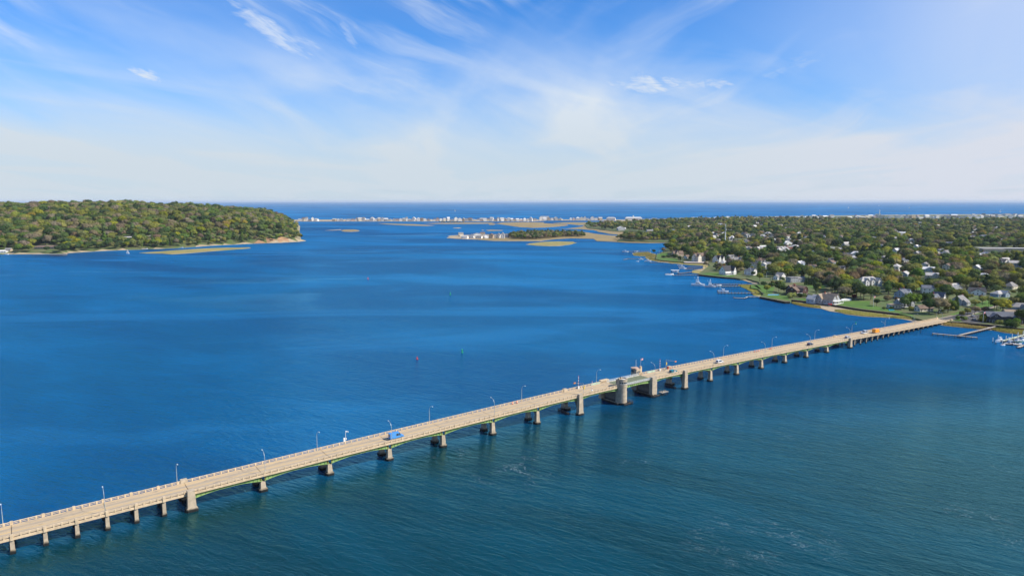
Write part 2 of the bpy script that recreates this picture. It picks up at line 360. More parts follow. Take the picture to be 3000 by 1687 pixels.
# ------------------------------------------------------------------ water
def water_material():
    m_ = bpy.data.materials.new('river_water'); m_.use_nodes = True
    t = NT(m_.node_tree); t.n.clear()
    pos = t.node('ShaderNodeNewGeometry').outputs['Position']
    sp_ = t.node('ShaderNodeSeparateXYZ'); t.put(sp_.inputs[0], pos)
    x, y = sp_.outputs[0], sp_.outputs[1]
    # gust / slick patches
    wv = t.mapping(pos, rot=(0, 0, R(12)), scale=(0.35, 1.0, 1))
    slick = t.noise(wv, 0.0050, 5, 0.55, 1.4)
    slick2 = t.noise(t.mapping(pos, rot=(0, 0, R(-8)), scale=(0.22, 1.0, 1), loc=(200, 0, 0)), 0.011, 4, 0.6, 1.8)
    gust = t.noise(t.mapping(pos, rot=(0, 0, R(35)), scale=(0.4, 1, 1)), 0.02, 4, 0.6, 0.6)
    calm = t.math('MAXIMUM', t.math('MULTIPLY', t.step(slick, 0.56, 0.68), 0.8), t.math('MULTIPLY', t.step(slick2, 0.64, 0.70), 0.9))
    # slicks are seen in the bay between bridge and beach, not out at sea
    baymask = t.math('MULTIPLY', t.step(y, 330, 800), t.step(y, 3600, 3000))
    calm = t.math('MULTIPLY', calm, baymask)
    # body colour: clear blue in the bay, greenish silt on the downstream side of the bridge
    o_ = t.math('SUBTRACT', t.math('MULTIPLY', y, 0.805), t.math('MULTIPLY', x, 0.594))      # across the bridge
    side = t.step(t.math('ADD', o_, t.math('MULTIPLY', t.math('SUBTRACT', gust, 0.5), 50)), 258, 222)
    nearm = t.step(t.math('ADD', y, t.math('MULTIPLY', x, -0.12)), 440, 240)
    silt = t.math('MULTIPLY', side, nearm)
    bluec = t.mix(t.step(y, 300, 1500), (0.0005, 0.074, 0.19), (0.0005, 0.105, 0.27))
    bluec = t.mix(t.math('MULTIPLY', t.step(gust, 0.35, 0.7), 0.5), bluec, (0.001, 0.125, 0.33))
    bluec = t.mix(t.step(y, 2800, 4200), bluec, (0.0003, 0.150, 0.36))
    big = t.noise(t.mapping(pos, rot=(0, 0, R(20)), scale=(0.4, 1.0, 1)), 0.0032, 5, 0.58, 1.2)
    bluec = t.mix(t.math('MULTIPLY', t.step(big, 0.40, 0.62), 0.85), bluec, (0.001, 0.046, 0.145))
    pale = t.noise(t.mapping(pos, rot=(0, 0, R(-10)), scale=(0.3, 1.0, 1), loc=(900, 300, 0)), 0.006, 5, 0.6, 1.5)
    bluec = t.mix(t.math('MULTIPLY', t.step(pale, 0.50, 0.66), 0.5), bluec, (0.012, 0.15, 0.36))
    siltc = t.mix(t.step(gust, 0.4, 0.65), (0.003, 0.027, 0.022), (0.002, 0.040, 0.047))
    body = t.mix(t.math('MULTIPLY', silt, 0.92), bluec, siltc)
    # foam threads left by the current
    fo = t.math('ABSOLUTE', t.math('SUBTRACT', t.noise(pos, 0.055, 5, 0.6, 1.2), 0.5))
    fm = t.math('MULTIPLY', t.step(fo, 0.018, 0.0), t.step(t.noise(pos, 0.022, 2), 0.60, 0.72))
    fm = t.math('MULTIPLY', fm, t.math('MULTIPLY', side, t.step(t.noise(pos, 0.9, 3, 0.7), 0.45, 0.62, 0.0, 0.30)))
    fo2 = t.math('ABSOLUTE', t.math('SUBTRACT', t.noise(t.mapping(pos, rot=(0, 0, R(15)), scale=(0.5, 1, 1)), 0.11, 6, 0.62, 2.2), 0.5))
    spots = None
    for (fx, fy, fr_) in ((1500, 1375, 26), (1310, 1330, 12), (2160, 1580, 22), (2340, 1575, 18), (1690, 1500, 10)):
        c0 = at(fx, fy); dv = t.vmath('LENGTH', t.vmath('SUBTRACT', pos, (c0[0], c0[1], 0)))
        q = t.step(dv, fr_, fr_ * .25); spots = q if spots is None else t.math('MAXIMUM', spots, q)
    fm2 = t.math('MULTIPLY', t.math('MULTIPLY', t.step(fo2, 0.03, 0.0, 0, 0.42), t.math('MULTIPLY', spots, t.step(t.noise(pos, 0.07, 3, 0.6), 0.42, 0.62))), t.step(t.noise(pos, 1.1, 4, 0.75), 0.42, 0.66))
    body = t.mix(t.math('MAXIMUM', fm, fm2), body, (0.55, 0.62, 0.62))
    # ripples
    rw = t.noise(t.mapping(pos, rot=(0, 0, R(33)), scale=(0.30, 1.0, 1)), 0.50, 4, 0.66, 0.5)
    rw2 = t.noise(t.mapping(pos, rot=(0, 0, R(12)), scale=(0.5, 1.0, 1)), 1.3, 3, 0.6, 0.2)
    swell = t.noise(t.mapping(pos, rot=(0, 0, R(24)), scale=(0.3, 1, 1)), 0.12, 3, 0.55, 0.4)
    h = t.math('ADD', t.math('MULTIPLY', rw, 1.0), t.math('MULTIPLY', rw2, 0.30))
    h = t.math('ADD', h, t.math('MULTIPLY', swell, 1.2))
    sheltered = t.step(silt, 0.3, 0.9, 1.0, 0.24)
    bp = t.node('ShaderNodeBump')
    t.put(bp.inputs['Height'], h)
    t.put(bp.inputs['Strength'], t.math('MULTIPLY', t.step(calm, 0, 1, 1.0, 0.35), sheltered)); bp.inputs['Distance'].default_value = 1.7
    di = t.node('ShaderNodeBsdfDiffuse'); t.put(di.inputs[0], body)
    gl = t.node('ShaderNodeBsdfGlossy'); gl.inputs[0].default_value = (0.30, 0.80, 1, 1)
    gl.distribution = 'GGX'
    t.put(gl.inputs[0], t.mix(silt, (0.26, 0.78, 1.0), (0.40, 0.82, 0.78)))
    t.put(gl.inputs['Roughness'], t.math('MULTIPLY', t.step(y, 200, 2500, 0.10, 0.22), t.step(silt, 0, 1, 1.0, 0.4)))
    t.l.new(bp.outputs[0], gl.inputs['Normal'])
    bp2 = t.node('ShaderNodeBump'); t.put(bp2.inputs['Height'], h); bp2.inputs['Strength'].default_value = 0.9; bp2.inputs['Distance'].default_value = 0.9
    t.l.new(bp2.outputs[0], di.inputs['Normal'])
    fr = t.node('ShaderNodeFresnel'); fr.inputs[0].default_value = 1.33; t.l.new(bp.outputs[0], fr.inputs['Normal'])
    # wave faces hide each other at grazing angles, which keeps the mirror share low
    cap = t.math('ADD', t.step(y, 280, 2500, 0.45, 0.10), t.math('MULTIPLY', calm, 0.25))
    fac = t.math('MINIMUM', t.math('MULTIPLY', fr.outputs[0], t.step(silt, 0, 1, 1.25, 1.5)), cap)
    mx = t.node('ShaderNodeMixShader'); t.put(mx.inputs[0], fac)
    t.l.new(di.outputs[0], mx.inputs[1]); t.l.new(gl.outputs[0], mx.inputs[2])
    o = t.node('ShaderNodeOutputMaterial'); t.l.new(mx.outputs[0], o.inputs[0])
    return m_
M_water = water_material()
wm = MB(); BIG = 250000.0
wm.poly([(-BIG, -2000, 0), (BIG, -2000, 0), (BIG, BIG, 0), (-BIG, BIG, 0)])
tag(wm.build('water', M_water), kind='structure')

# ------------------------------------------------------------------ polygons and terrain
def pts(l, z=0.0): return [at(a, b, z) for a, b in l]
def zz_(ox, oy, sc, l): return [(ox + a / sc, oy + b / sc) for a, b in l]
z7 = lambda l: zz_(1800, 700, 5.152, l)
z8 = lambda l: zz_(2200, 700, 5.152, l)
z6 = lambda l: zz_(2450, 850, 4.684, l)
z5 = lambda l: zz_(1700, 580, 4.293, l)
z4 = lambda l: zz_(1280, 580, 4.770, l)
z3 = lambda l: zz_(860, 570, 4.770, l)
z2 = lambda l: zz_(400, 570, 4.954, l)
z1 = lambda l: zz_(0, 570, 5.152, l)
zf = lambda l: zz_(2400, 580, 4.293, l)
def inside(P, poly):
    P = np.asarray(P); poly = np.asarray(poly); r = np.zeros(len(P), bool)
    x, y = P[:, 0], P[:, 1]; n = len(poly); j = n - 1
    for i in range(n):
        xi, yi = poly[i]; xj, yj = poly[j]
        if yi != yj:
            c = ((yi > y) != (yj > y)) & (x < (xj - xi) * (y - yi) / (yj - yi) + xi)
            r ^= c
        j = i
    return r
def pdist(P, poly):
    P = np.asarray(P, float); poly = np.asarray(poly, float)
    best = np.full(len(P), 1e18)
    for i in range(len(poly)):
        a, b = poly[i - 1], poly[i]; d = b - a; L2 = max(d @ d, 1e-9)
        t = np.clip(((P - a) @ d) / L2, 0, 1)
        q = a + t[:, None] * d
        best = np.minimum(best, ((P - q) ** 2).sum(1))
    return np.sqrt(best)
_rng = np.random.default_rng(5)
def vnoise(P, cell, seed=0):
    """cheap smooth value noise in 0..1"""
    P = np.asarray(P) / cell; i = np.floor(P).astype(int); f = P - i; f = f * f * (3 - 2 * f)
    def hsh(a, b): return np.modf(np.abs(np.sin(a * 127.1 + b * 311.7 + seed * 17.3) * 43758.5453))[0]
    x, y = i[:, 0], i[:, 1]
    a, b, c, d = hsh(x, y), hsh(x + 1, y), hsh(x, y + 1), hsh(x + 1, y + 1)
    return (a * (1 - f[:, 0]) + b * f[:, 0]) * (1 - f[:, 1]) + (c * (1 - f[:, 0]) + d * f[:, 0]) * f[:, 1]
def densify(poly, step):
    out = []
    for i in range(len(poly)):
        a = np.array(poly[i]); b = np.array(poly[(i + 1) % len(poly)]); L = np.linalg.norm(b - a)
        st = max(step, 0.012 * np.linalg.norm(a)); n = max(1, min(60, int(L / st)))
        for k in range(n): out.append(tuple(a + (b - a) * k / n))
    return out
def land(name, poly, mats, hf, step=20, grid=None, skirt=-2.0, jitter=0.0, matf=None):
    poly = densify(poly, step)
    if jitter:
        poly = [(x + rnd.uniform(-jitter, jitter), y + rnd.uniform(-jitter, jitter)) for x, y in poly]
    n = len(poly); P = list(poly)
    if grid is not None and len(grid):
        g = np.asarray(grid); k = inside(g, poly) & (pdist(g, poly) > step * 0.35)
        P += [tuple(q) for q in g[k]]
    vs, es, fs, *_ = delaunay_2d_cdt([Vector(p) for p in P], [(i, (i + 1) % n) for i in range(n)], [], 1, 1e-4)
    A = np.array([(v.x, v.y) for v in vs]); z = hf(A)
    V = [(a[0], a[1], zz) for a, zz in zip(A, z)]; Fc = []
    for f in fs:
        a, b, c = [V[i] for i in f[:3]]
        cr = (b[0] - a[0]) * (c[1] - a[1]) - (b[1] - a[1]) * (c[0] - a[0])
        Fc.append(tuple(f) if cr > 0 else tuple(reversed(f)))
    zb = hf(np.array(poly)); m0 = len(V)
    for (x, y), q in zip(poly, zb): V.append((x, y, q)); V.append((x, y, skirt))
    for i in range(n):
        j = (i + 1) % n
        Fc.append((m0 + 2 * i, m0 + 2 * j, m0 + 2 * j + 1, m0 + 2 * i + 1))
    me = bpy.data.meshes.new(name); me.from_pydata(V, [], Fc)
    for m_ in (mats if isinstance(mats, list) else [mats]): me.materials.append(m_)
    if matf is not None:
        ctr = np.array([np.mean([V[i] for i in f], axis=0) for f in Fc]); me.polygons.foreach_set('material_index', matf(ctr).astype(int))
    me.polygons.foreach_set('use_smooth', [i < len(fs) for i in range(len(Fc))])
    me.update()
    return tag(link(name, me), kind='structure')
def gridpts(x0, x1, y0, y1, near, k=0.02):
    out = []; y = y0
    while y < y1:
        st = max(near, k * y); xs = np.arange(x0, x1, st)
        xs = xs[(xs > -0.95 * y - 200) & (xs < 0.95 * y + 300)]
        out += [(x + rnd.uniform(-.3, .3) * st, y + rnd.uniform(-.3, .3) * st) for x in xs]; y += st
    return np.array(out)

# --- left headland
LH = pts([(-700, 752), (-300, 750), (0, 745.6), (136, 745), (194, 745), (202, 741.5), (310, 735), (407, 731.5), (521, 727.5), (622, 720), (743, 714), (820, 711.5), (874, 708.5), (897, 705.8), (882, 701), (879, 690), (878, 676), (879, 664), (873, 656.5), (600, 654), (200, 652), (-700, 650)])
def h_left(A):
    A = np.asarray(A); D = pdist(A, LH) * np.where(inside(A, LH), 1, -1)
    u = A[:, 0] / np.maximum(A[:, 1], 1)
    L = np.interp(-u, [0.30, 0.36, 0.42, 0.50, 0.70], [85, 105, 190, 290, 310])
    H = np.interp(-u, [0.30, 0.36, 0.42, 0.47, 0.55, 0.60, 0.66, 0.75], [52, 62, 72, 77, 79, 73, 73, 79])
    h = H * (1 - np.exp(-(np.maximum(D, 0) / L) ** 1.35))
    h += (vnoise(A, 160, 1) - 0.5) * 14 * np.clip(D / 200, 0, 1) + (vnoise(A, 60, 2) - 0.5) * 5 * np.clip(D / 100, 0, 1)
    edge = np.clip(D / 14, 0, 1)
    return np.where(D > -1, 0.35 + edge * 1.4 + h, 0.3)
def left_mat(c):
    D = pdist(c[:, :2], LH); u = c[:, 0] / c[:, 1]
    m_ = np.where(D < 8, 1, 0)
    cl = (u > -0.385) & (u < -0.318) & (D < 24) & (D > 6) & (vnoise(c[:, :2], 45, 9) > 0.7) & (c[:, 1] < 1900)
    return np.where(cl, 2, m_)
gl = gridpts(-2600, -400, 1150, 3300, 18, 0.014)
land('headland', LH, [M_soil, M_sand, M_cliff], h_left, 16, gl, matf=left_mat)

# --- right-hand town peninsula (about 2 m above the water)
LR_px = [(2026, 714), (1956, 722), (1945, 735), (1924, 746.6), (1920, 758), (1936, 762), (1975, 766), (2004, 767), (2072, 768), (2079.5, 777.6),
         (2060, 791), (2046.5, 801), (2048, 804), (2081, 807.7), (2130, 812.6), (2155, 814), (2169, 816.5), (2188, 816), (2223, 826), (2227, 832),
         (2204, 834), (2217, 843.6), (2237, 862), (2227, 869), (2256, 874.7), (2300, 883.4), (2314.5, 883.4), (2319, 877.6), (2413.5, 888),
         (2530, 906.7), (2634.8, 918.4), (2674, 929), (2704, 937), (2760, 940), (2787, 942.5), (2821, 944), (2855.6, 947), (2919.7, 952.5), (2962, 959),
         (3000, 963), (3200, 990), (3500, 1000), (3700, 960), (3700, 629.5), (3400, 629.5), (3000, 629.5), (2700, 630), (2400, 633.5), (2200, 637), (2000, 641), (1900, 645), (1880, 648),
         (1722, 650.5), (1712, 658), (1722, 668), (1800, 677), (1867, 679), (1890, 684), (1880, 694), (1815, 700), (1808, 706), (1900, 708),
         (2000, 709), (2060, 712), (2045, 714)]
LR = pts(LR_px, 2.0)
def h_right(A):
    A = np.asarray(A); D = pdist(A, LR)
    far = np.clip((D - 60) / 300, 0, 1)
    return 2.0 + far * (1.5 + 3.5 * vnoise(A, 350, 3)) * np.clip((A[:, 1] - 700) / 600, 0, 1) * np.clip((5200 - A[:, 1]) / 2000, .2, 1)
gr = gridpts(150, 5200, 420, 6000, 28, 0.03)
land('town_ground', LR, M_soil, h_right, 14, gr, skirt=-2)

# --- low marshes, beaches and islands
def flat(z, n=0.15): return lambda A: z + (vnoise(A, 12, 4) - 0.5) * n
MARSH_PEN = pts([(1309, 697.4), (1353, 700.5), (1389, 701.6), (1448, 705.8), (1490, 706.4), (1584, 706.4), (1590, 705), (1626, 700.5), (1668, 698), (1739, 699.5), (1749, 706), (1793, 708),
                 (1840, 711), (1898, 712), (1956, 711), (2014.5, 710.5), (2060, 713), (2100, 707), (1900, 704), (1880, 690.5), (1829, 690.6), (1793, 690), (1746, 685), (1700, 677.5), (1678, 676.4), (1615, 678.5),
                 (1542, 680.6), (1469, 686), (1385, 688), (1341, 689), (1322, 690), (1311, 691.5), (1318, 693), (1309, 696.4)], 0.6)
land('marsh', MARSH_PEN, [M_marshf, M_sand], flat(0.6), 25, None, matf=lambda c: ((c[:, 0] / c[:, 1] < -0.03) | ((pdist(c[:, :2], MARSH_PEN) < 9) & (c[:, 0] / c[:, 1] < 0.05))).astype(int))
islands = [
    ('marsh_island', z3([(1170, 403), (1400, 407), (1700, 414), (1980, 432), (1850, 438), (1600, 433), (1300, 416)]), M_marshf),
    ('marsh_island', z3([(1810, 405), (2030, 396), (2400, 390), (2760, 392), (2820, 397), (2700, 408), (2400, 412), (2000, 410)]), M_marshf),
    ('marsh_island', z3([(665, 505), (700, 490), (860, 488), (930, 503), (905, 512), (800, 520), (700, 518)]), M_marshf),
    ('sandbar', z3([(430, 501), (560, 493), (660, 488), (664, 494), (520, 500)]), M_sand),
    ('sandbar', z3([(2230, 465), (2300, 461), (2342, 466), (2310, 472), (2240, 470)]), M_sand),
    ('marsh_island', z4([(820, 358), (920, 344), (1200, 337), (1490, 340), (1500, 352), (1650, 362), (1800, 370), (1840, 382), (1700, 398), (1500, 412), (1340, 417), (1160, 408), (980, 382)]), M_marshf),
    ('marsh_island', z4([(1612, 352), (1850, 340), (2125, 341), (2075, 375), (1985, 382), (1830, 366), (1660, 358)]), M_marshf),
    ('marsh_island', z4([(715, 365), (760, 358), (820, 362), (800, 377), (740, 376)]), M_marshf),
    ('marsh_island', z4([(680, 450), (760, 443), (920, 450), (900, 458), (720, 460)]), M_marshf),
    ('marsh_island', z4([(620, 449), (640, 445), (657, 450), (640, 455)]), M_marshf),
    ('marsh_island', z4([(1250, 650), (1290, 635), (1500, 612), (1700, 605), (1900, 612), (1945, 627), (1850, 650), (1700, 670), (1560, 672), (1400, 665)]), M_marsh),
    ('marsh_island', z2([(40, 845), (400, 820), (700, 797), (1100, 775), (1640, 765), (1665, 775), (1300, 805), (1000, 828), (800, 845), (490, 865), (380, 855), (150, 852)]), M_marsh),
    ('marsh', z4([(1657, 430), (1800, 430), (2030, 400), (2110, 345), (2150, 330), (2200, 420), (2300, 440), (2720, 445), (2860, 480), (2860, 530), (2600, 520), (2430, 505), (2250, 470), (2200, 450), (2000, 435)]), M_marshf)]
for nm, l, m_ in islands:
    poly = pts(l, 0.5)
    land(nm, poly, [m_, M_sand], flat(0.45, 0.3), 12, None, jitter=2.0,
         matf=(lambda c, poly=poly: ((pdist(c[:, :2], poly) < 5) & (c[:, 1] < np.mean([p[1] for p in poly]))).astype(int)))
# barrier beach strip with the houses on the ocean front
STRIP = pts([(700, 648.8), (1000, 648.6), (1560, 648.4), (1600, 645.8), (1760, 646), (1905, 650), (1905, 643.5), (1560, 643), (872, 643.8), (700, 644)], 1.0)
land('barrier_beach', STRIP, M_sand, flat(1.0), 40, None)
OB = pts([(1850, 645), (2200, 638), (2700, 630.5), (3300, 630.2), (3300, 627.5), (2700, 628.4), (2200, 635), (1850, 643)], 1.0)
land('ocean_beach', OB, M_sand, flat(1.2), 60, None)
# beach and marsh fringes along the near shore
fr = [
    ('beach', z7([(270, 215), (330, 205), (500, 195), (645, 238), (622, 300), (700, 320), (900, 342), (1050, 347), (1400, 352), (1445, 400), (1345, 470), (1275, 522), (1165, 510), (1170, 480), (1330, 450), (1330, 400), (1150, 395), (1000, 380), (900, 370), (700, 350), (560, 325), (470, 290), (475, 262), (400, 258), (300, 250)]), [M_marsh, M_sand]),
    ('beach', z7([(1830, 590), (1900, 598), (2005, 598), (2190, 650), (2210, 682), (2100, 674), (2000, 640), (1900, 608)]), [M_sand]),
    ('marsh', z7([(2205, 683), (1880, 690), (1870, 703), (1970, 745), (2060, 795), (2110, 850), (2210, 872), (2255, 835), (2155, 740), (2085, 690)]), [M_marsh]),
    ('beach', z8([(600, 905), (1100, 968), (1700, 1062), (2240, 1125), (2450, 1178), (2620, 1222), (2680, 1262), (2450, 1236), (2300, 1208), (2150, 1192), (1900, 1177), (1700, 1167), (1450, 1137), (1350, 1112), (1200, 1087), (1050, 1047), (900, 1030), (760, 1010), (620, 975)]), [M_sand]),
    ('beach', z6([(1400, 432), (1580, 422), (1740, 438), (1900, 453), (2200, 478), (2400, 508), (2576, 528), (3500, 650), (3500, 780), (2576, 612), (2460, 600), (2300, 580), (2150, 550), (2080, 542), (1850, 522), (1650, 502), (1480, 482), (1400, 470)]), [M_sand])]
FRINGE = []
for nm, l, ms in fr:
    poly = pts(l, 0.35); FRINGE.append(poly)
    land(nm, poly, ms, flat(0.35, 0.25), 6, None, jitter=0.8, matf=(lambda c, ms=ms: (vnoise(c[:, :2], 18, 6) > 0.55).astype(int) if len(ms) > 1 else np.zeros(len(c))))

# --- lawns, roads, parking on the town side
def sheet(name, l, m_, z, hf=None, h=0.02, isp=False):
    p = l if isp else pts(l, 2.0)
    return land(name, p, m_, (hf or (lambda A: h_right(A) + z)), 12, None, skirt=1.2)
lawns_px = [z8([(190, 850), (300, 848), (560, 862), (570, 918), (600, 932), (350, 893), (235, 868)]),
            z8([(640, 906), (850, 890), (900, 930), (1250, 960), (1350, 945), (1800, 933), (1790, 990), (2000, 1045), (2300, 1100), (2236, 1118), (1700, 1054), (1100, 957), (630, 910)]),
            z8([(850, 700), (1130, 703), (1130, 735), (1000, 762), (910, 735)]),
            z7([(2095, 692), (2250, 690), (2420, 730), (2380, 828), (2262, 828), (2165, 740)]),
            z7([(1295, 533), (1400, 515), (1600, 512), (1830, 550), (1780, 572), (1500, 552)]),
            z7([(640, 300), (670, 290), (860, 293), (960, 300), (950, 335), (700, 314)]),
            z7([(645, 225), (800, 210), (820, 240), (660, 280), (640, 262)]),
            z6([(870, 325), (1040, 340), (1100, 395), (1000, 345)]),
            z6([(1560, 330), (1780, 272), (1850, 285), (1600, 345)]),
            z6([(1850, 215), (2080, 140), (2300, 110), (2400, 150), (2090, 232), (1870, 262)]),
            z6([(1600, 410), (1700, 392), (1760, 415), (1700, 425)]),
            z8([(0, 690), (90, 700), (160, 760), (0, 740)]),
            z8([(2400, 740), (2600, 745), (2620, 770), (2420, 765)])]
LAWNS = [pts(l, 2.0) for l in lawns_px]
for p in LAWNS: sheet('lawn', p, M_lawn, 0.06, isp=True)
PARK = pts(z6([(1690, 372), (1830, 350), (2010, 322), (2100, 335), (2075, 450), (1900, 452), (1750, 437), (1700, 410)]), 2.0)
sheet('parking_lot', PARK, M_asph, 0.09, isp=True)

# ------------------------------------------------------------------ bridge
BC = np.array([28.65441445, 310.94073578]); BD = np.array([0.80463134, 0.59377471]); BN = np.array([-BD[1], BD[0]])
BROT = math.atan2(BD[1], BD[0])
KS = [(-420, 2.6), (-320, 3.7), (-260, 4.85), (-213, 5.8), (-174, 6.6), (-118, 7.85), (-70, 8.75), (-20, 9.65), (15, 10.1), (50, 10.25), (80, 10.1), (150, 9.1), (252, 6.85), (330, 4.95), (415, 3.05), (470, 3.05)]
def ztop(s): return float(np.interp(s, [k[0] for k in KS], [k[1] for k in KS]))
def bpt(s, o, z=0.0):
    q = BC + BD * s + BN * o; return (q[0], q[1], z)
br = thing('drawbridge', 'long tan concrete and green steel drawbridge crossing the river', 'bridge', (BC[0], BC[1], 0), BROT)
O0, O1 = -0.5, 9.6
PIERS_L = [-166 - 7.86 * k for k in range(1, 31)]
SPAN_S = [-166.0] + [-142.7, -118.6, -94.4, -70.2, -45.4, -20.8] + [3.5, 31.0, 54.5, 79.0] + [103.0, 127.2, 151.4, 176.3, 200.6, 225.4] + [252.0]
END = 415.0
def slab(mb, s0, s1, n, o0, o1, zt, zb):
    ss = np.linspace(s0, s1, n + 1)
    for a, b in zip(ss[:-1], ss[1:]):
        ta, tb = ztop(a), ztop(b)
        mb.prism([(a, o0, ta + zb), (b, o0, tb + zb), (b, o1, tb + zb), (a, o1, ta + zb)], [(a, o0, ta + zt), (b, o0, tb + zt), (b, o1, tb + zt), (a, o1, ta + zt)])
# deck slabs with open joints, kerbed walkway edge
joints = sorted([-166 - 7.86 * 3 * k for k in range(0, 11)] + SPAN_S[1:] + [252 + 8.15 * 3 * k for k in range(1, 7)] + [END])
joints = sorted(set(round(j, 2) for j in joints))
for a, b in zip(joints[:-1], joints[1:]):
    if abs(a - 31.0) < .1: continue
    mb = MB(); slab(mb, a + 0.09, b - 0.09, 4, O0 + 0.1, O1 - 0.1, -1.05, -1.42)
    mb.build('deck_slab', M_deck, br)
    for q0, q1 in ((O0 + 0.32, O0 + 1.15), (O1 - 1.75, O1 - 0.32)):
        mb = MB(); slab(mb, a + 0.05, b - 0.05, 4, q0, q1, -0.86, -1.048); mb.build('walkway', M_deck, br)
    for q0, q1 in ((O0 - 0.12, O0 + 0.3), (O1 - 0.3, O1 + 0.12)):
        mb = MB(); slab(mb, a + 0.02, b - 0.02, 4, q0, q1, -1.0, -1.62); mb.build('fascia', M_conc, br)
# bascule leaf: steel grating
mb = MB()
for i in range(40):
    oo = O0 + 1.0 + i * (O1 - O0 - 2.0) / 39
    slab(mb, 31.2, 54.3, 1, oo - 0.07, oo + 0.07, -1.03, -1.2)
for i in range(30):
    a = 31.3 + i * 0.79; slab(mb, a, a + 0.1, 1, O0 + 0.9, O1 - 0.9, -1.07, -1.25)
g_ = mb.build('deck_grating', M_grate, br); g_['kind'] = 'stuff'
mb = MB(); slab(mb, 31.2, 54.3, 2, O0 + 0.9, O1 - 0.9, -1.22, -1.3); mb.build('deck_plate', mat('dark_green_steel', (0.05, 0.075, 0.03), 0.7), br)
mb = MB(); slab(mb, 31.1, 54.4, 2, O0 + 0.2, O0 + 0.95, -0.95, -1.3); slab(mb, 31.1, 54.4, 2, O1 - 0.95, O1 - 0.2, -0.95, -1.3); mb.build('walkway', mat('pale_walkway', (0.5, 0.47, 0.38), 0.8), br)
# parapet bays: a post and two rails each
def bay_mesh(L, steel=False):
    mb = MB()
    if steel:
        mb.box(0, 0.12, -0.06, 0.06, -1.1, 0, 0, 0)
        for z0 in (-0.10, -0.5, -0.9): mb.box(0.12, L, -0.04, 0.04, z0, z0 + 0.08)
        mb.box(L / 2 - .05, L / 2 + .05, -0.055, 0.055, -1.1, -0.12)
        return mb.mesh('railing_bay', M_whitem)
    mb.box(0, 0.42, -0.19, 0.19, -1.02, 0.03); mb.box(0.40, L, -0.12, 0.12, -0.19, 0.0)
    mb.box(0.40, L, -0.07, 0.07, -0.62, -0.46); mb.box(0.40, L, -0.08, 0.08, -1.02, -0.93)
    return mb.mesh('railing_bay', M_conc)
bays = {}
rest = []
def put_bay(s, L, o, steel=False, far=False):
    if far: rest.append((s, L, o, steel)); return
    k = (round(L, 3), steel)
    if k not in bays: bays[k] = bay_mesh(L, steel)
    b = link('railing_bay', bays[k], br, (s, o, ztop(s)))
    b.rotation_euler = (0, -math.atan2(ztop(s + L) - ztop(s), L), 0)
spans = [(a, b) for a, b in zip(PIERS_L[::-1][:-1], PIERS_L[::-1][1:])] + [(PIERS_L[0], -166.0)] + list(zip(SPAN_S[:-1], SPAN_S[1:])) + [(252 + 8.15 * k, 252 + 8.15 * (k + 1)) for k in range(20)]
for a, b in spans:
    st = abs(a - 31) < .1
    n = 14 if st else max(1, round((b - a) / (2.42 if 252 > a >= -166 else 1.96)))
    L = (b - a) / n
    for i in range(n):
        s = a + i * L
        for o in (O0 + 0.1, O1 - 0.1):
            put_bay(s, L, o, st, far=not (-213 < s < 88))
mb = MB()
for s, L, o, st in rest:
    z = ztop(s); z1_ = ztop(s + L)
    mb.box(s, s + 0.42, o - 0.19, o + 0.19, z - 1.02, z + 0.03)
    for h0, h1, wd in ((-0.19, 0, .12), (-.62, -.46, .07), (-1.02, -.93, .08)):
        mb.prism([(s + .42, o - wd, z + h0), (s + L, o - wd, z1_ + h0), (s + L, o + wd, z1_ + h0), (s + .42, o + wd, z + h0)], [(s + .42, o - wd, z + h1), (s + L, o - wd, z1_ + h1), (s + L, o + wd, z1_ + h1), (s + .42, o + wd, z + h1)])
rr = mb.build('railing', M_conc, br); rr['kind'] = 'stuff'
# steel girders, haunched over the piers, with stiffeners
def girder(a, b, o):
    mb = MB(); n = 16; th = 0.14
    def dep(s):
        d = 1e9
        for q in (a, b): d = min(d, abs(s - q))
        return 0.75 + 1.05 * max(0, 1 - d / 9.0) ** 1.5
    ss = np.linspace(a + 0.5, b - 0.5, n + 1)
    for p, q in zip(ss[:-1], ss[1:]):
        tp, tq = ztop(p) - 1.63, ztop(q) - 1.63
        mb.prism([(p, o - th, tp - dep(p)), (q, o - th, tq - dep(q)), (q, o + th, tq - dep(q)), (p, o + th, tp - dep(p))], [(p, o - th, tp), (q, o - th, tq), (q, o + th, tq), (p, o + th, tp)])
        mb.prism([(p, o - .32, tp - dep(p) - .1), (q, o - .32, tq - dep(q) - .1), (q, o + .32, tq - dep(q) - .1), (p, o + .32, tp - dep(p) - .1)], [(p, o - .32, tp - dep(p) + .02), (q, o - .32, tq - dep(q) + .02), (q, o + .32, tq - dep(q) + .02), (p, o + .32, tp - dep(p) + .02)])
        mb.box(p, p + 0.09, o - 0.30, o - th + 0.01, tp - dep(p), tp)
    mb.slot(1)
    for q in (a + 0.55, b - 1.1): mb.box(q, q + 0.35, o - 0.18, o - th + 0.02, ztop(q) - 1.63 - dep(q) * 0.9, ztop(q) - 1.66)
    mb.build('girder', [M_green, M_rust], br)
steel = [(a, b) for a, b in zip(SPAN_S[:-1], SPAN_S[1:])]
for a, b in steel:
    for o in (0.30, 8.8): girder(a, b, o)
    mb = MB()
    for s in np.arange(a + 3, b - 1, 4.0): mb.box(s, s + 0.15, 0.5, 8.6, ztop(s) - 2.2, ztop(s) - 1.64)
    mb.build('cross_beam', M_green, br)
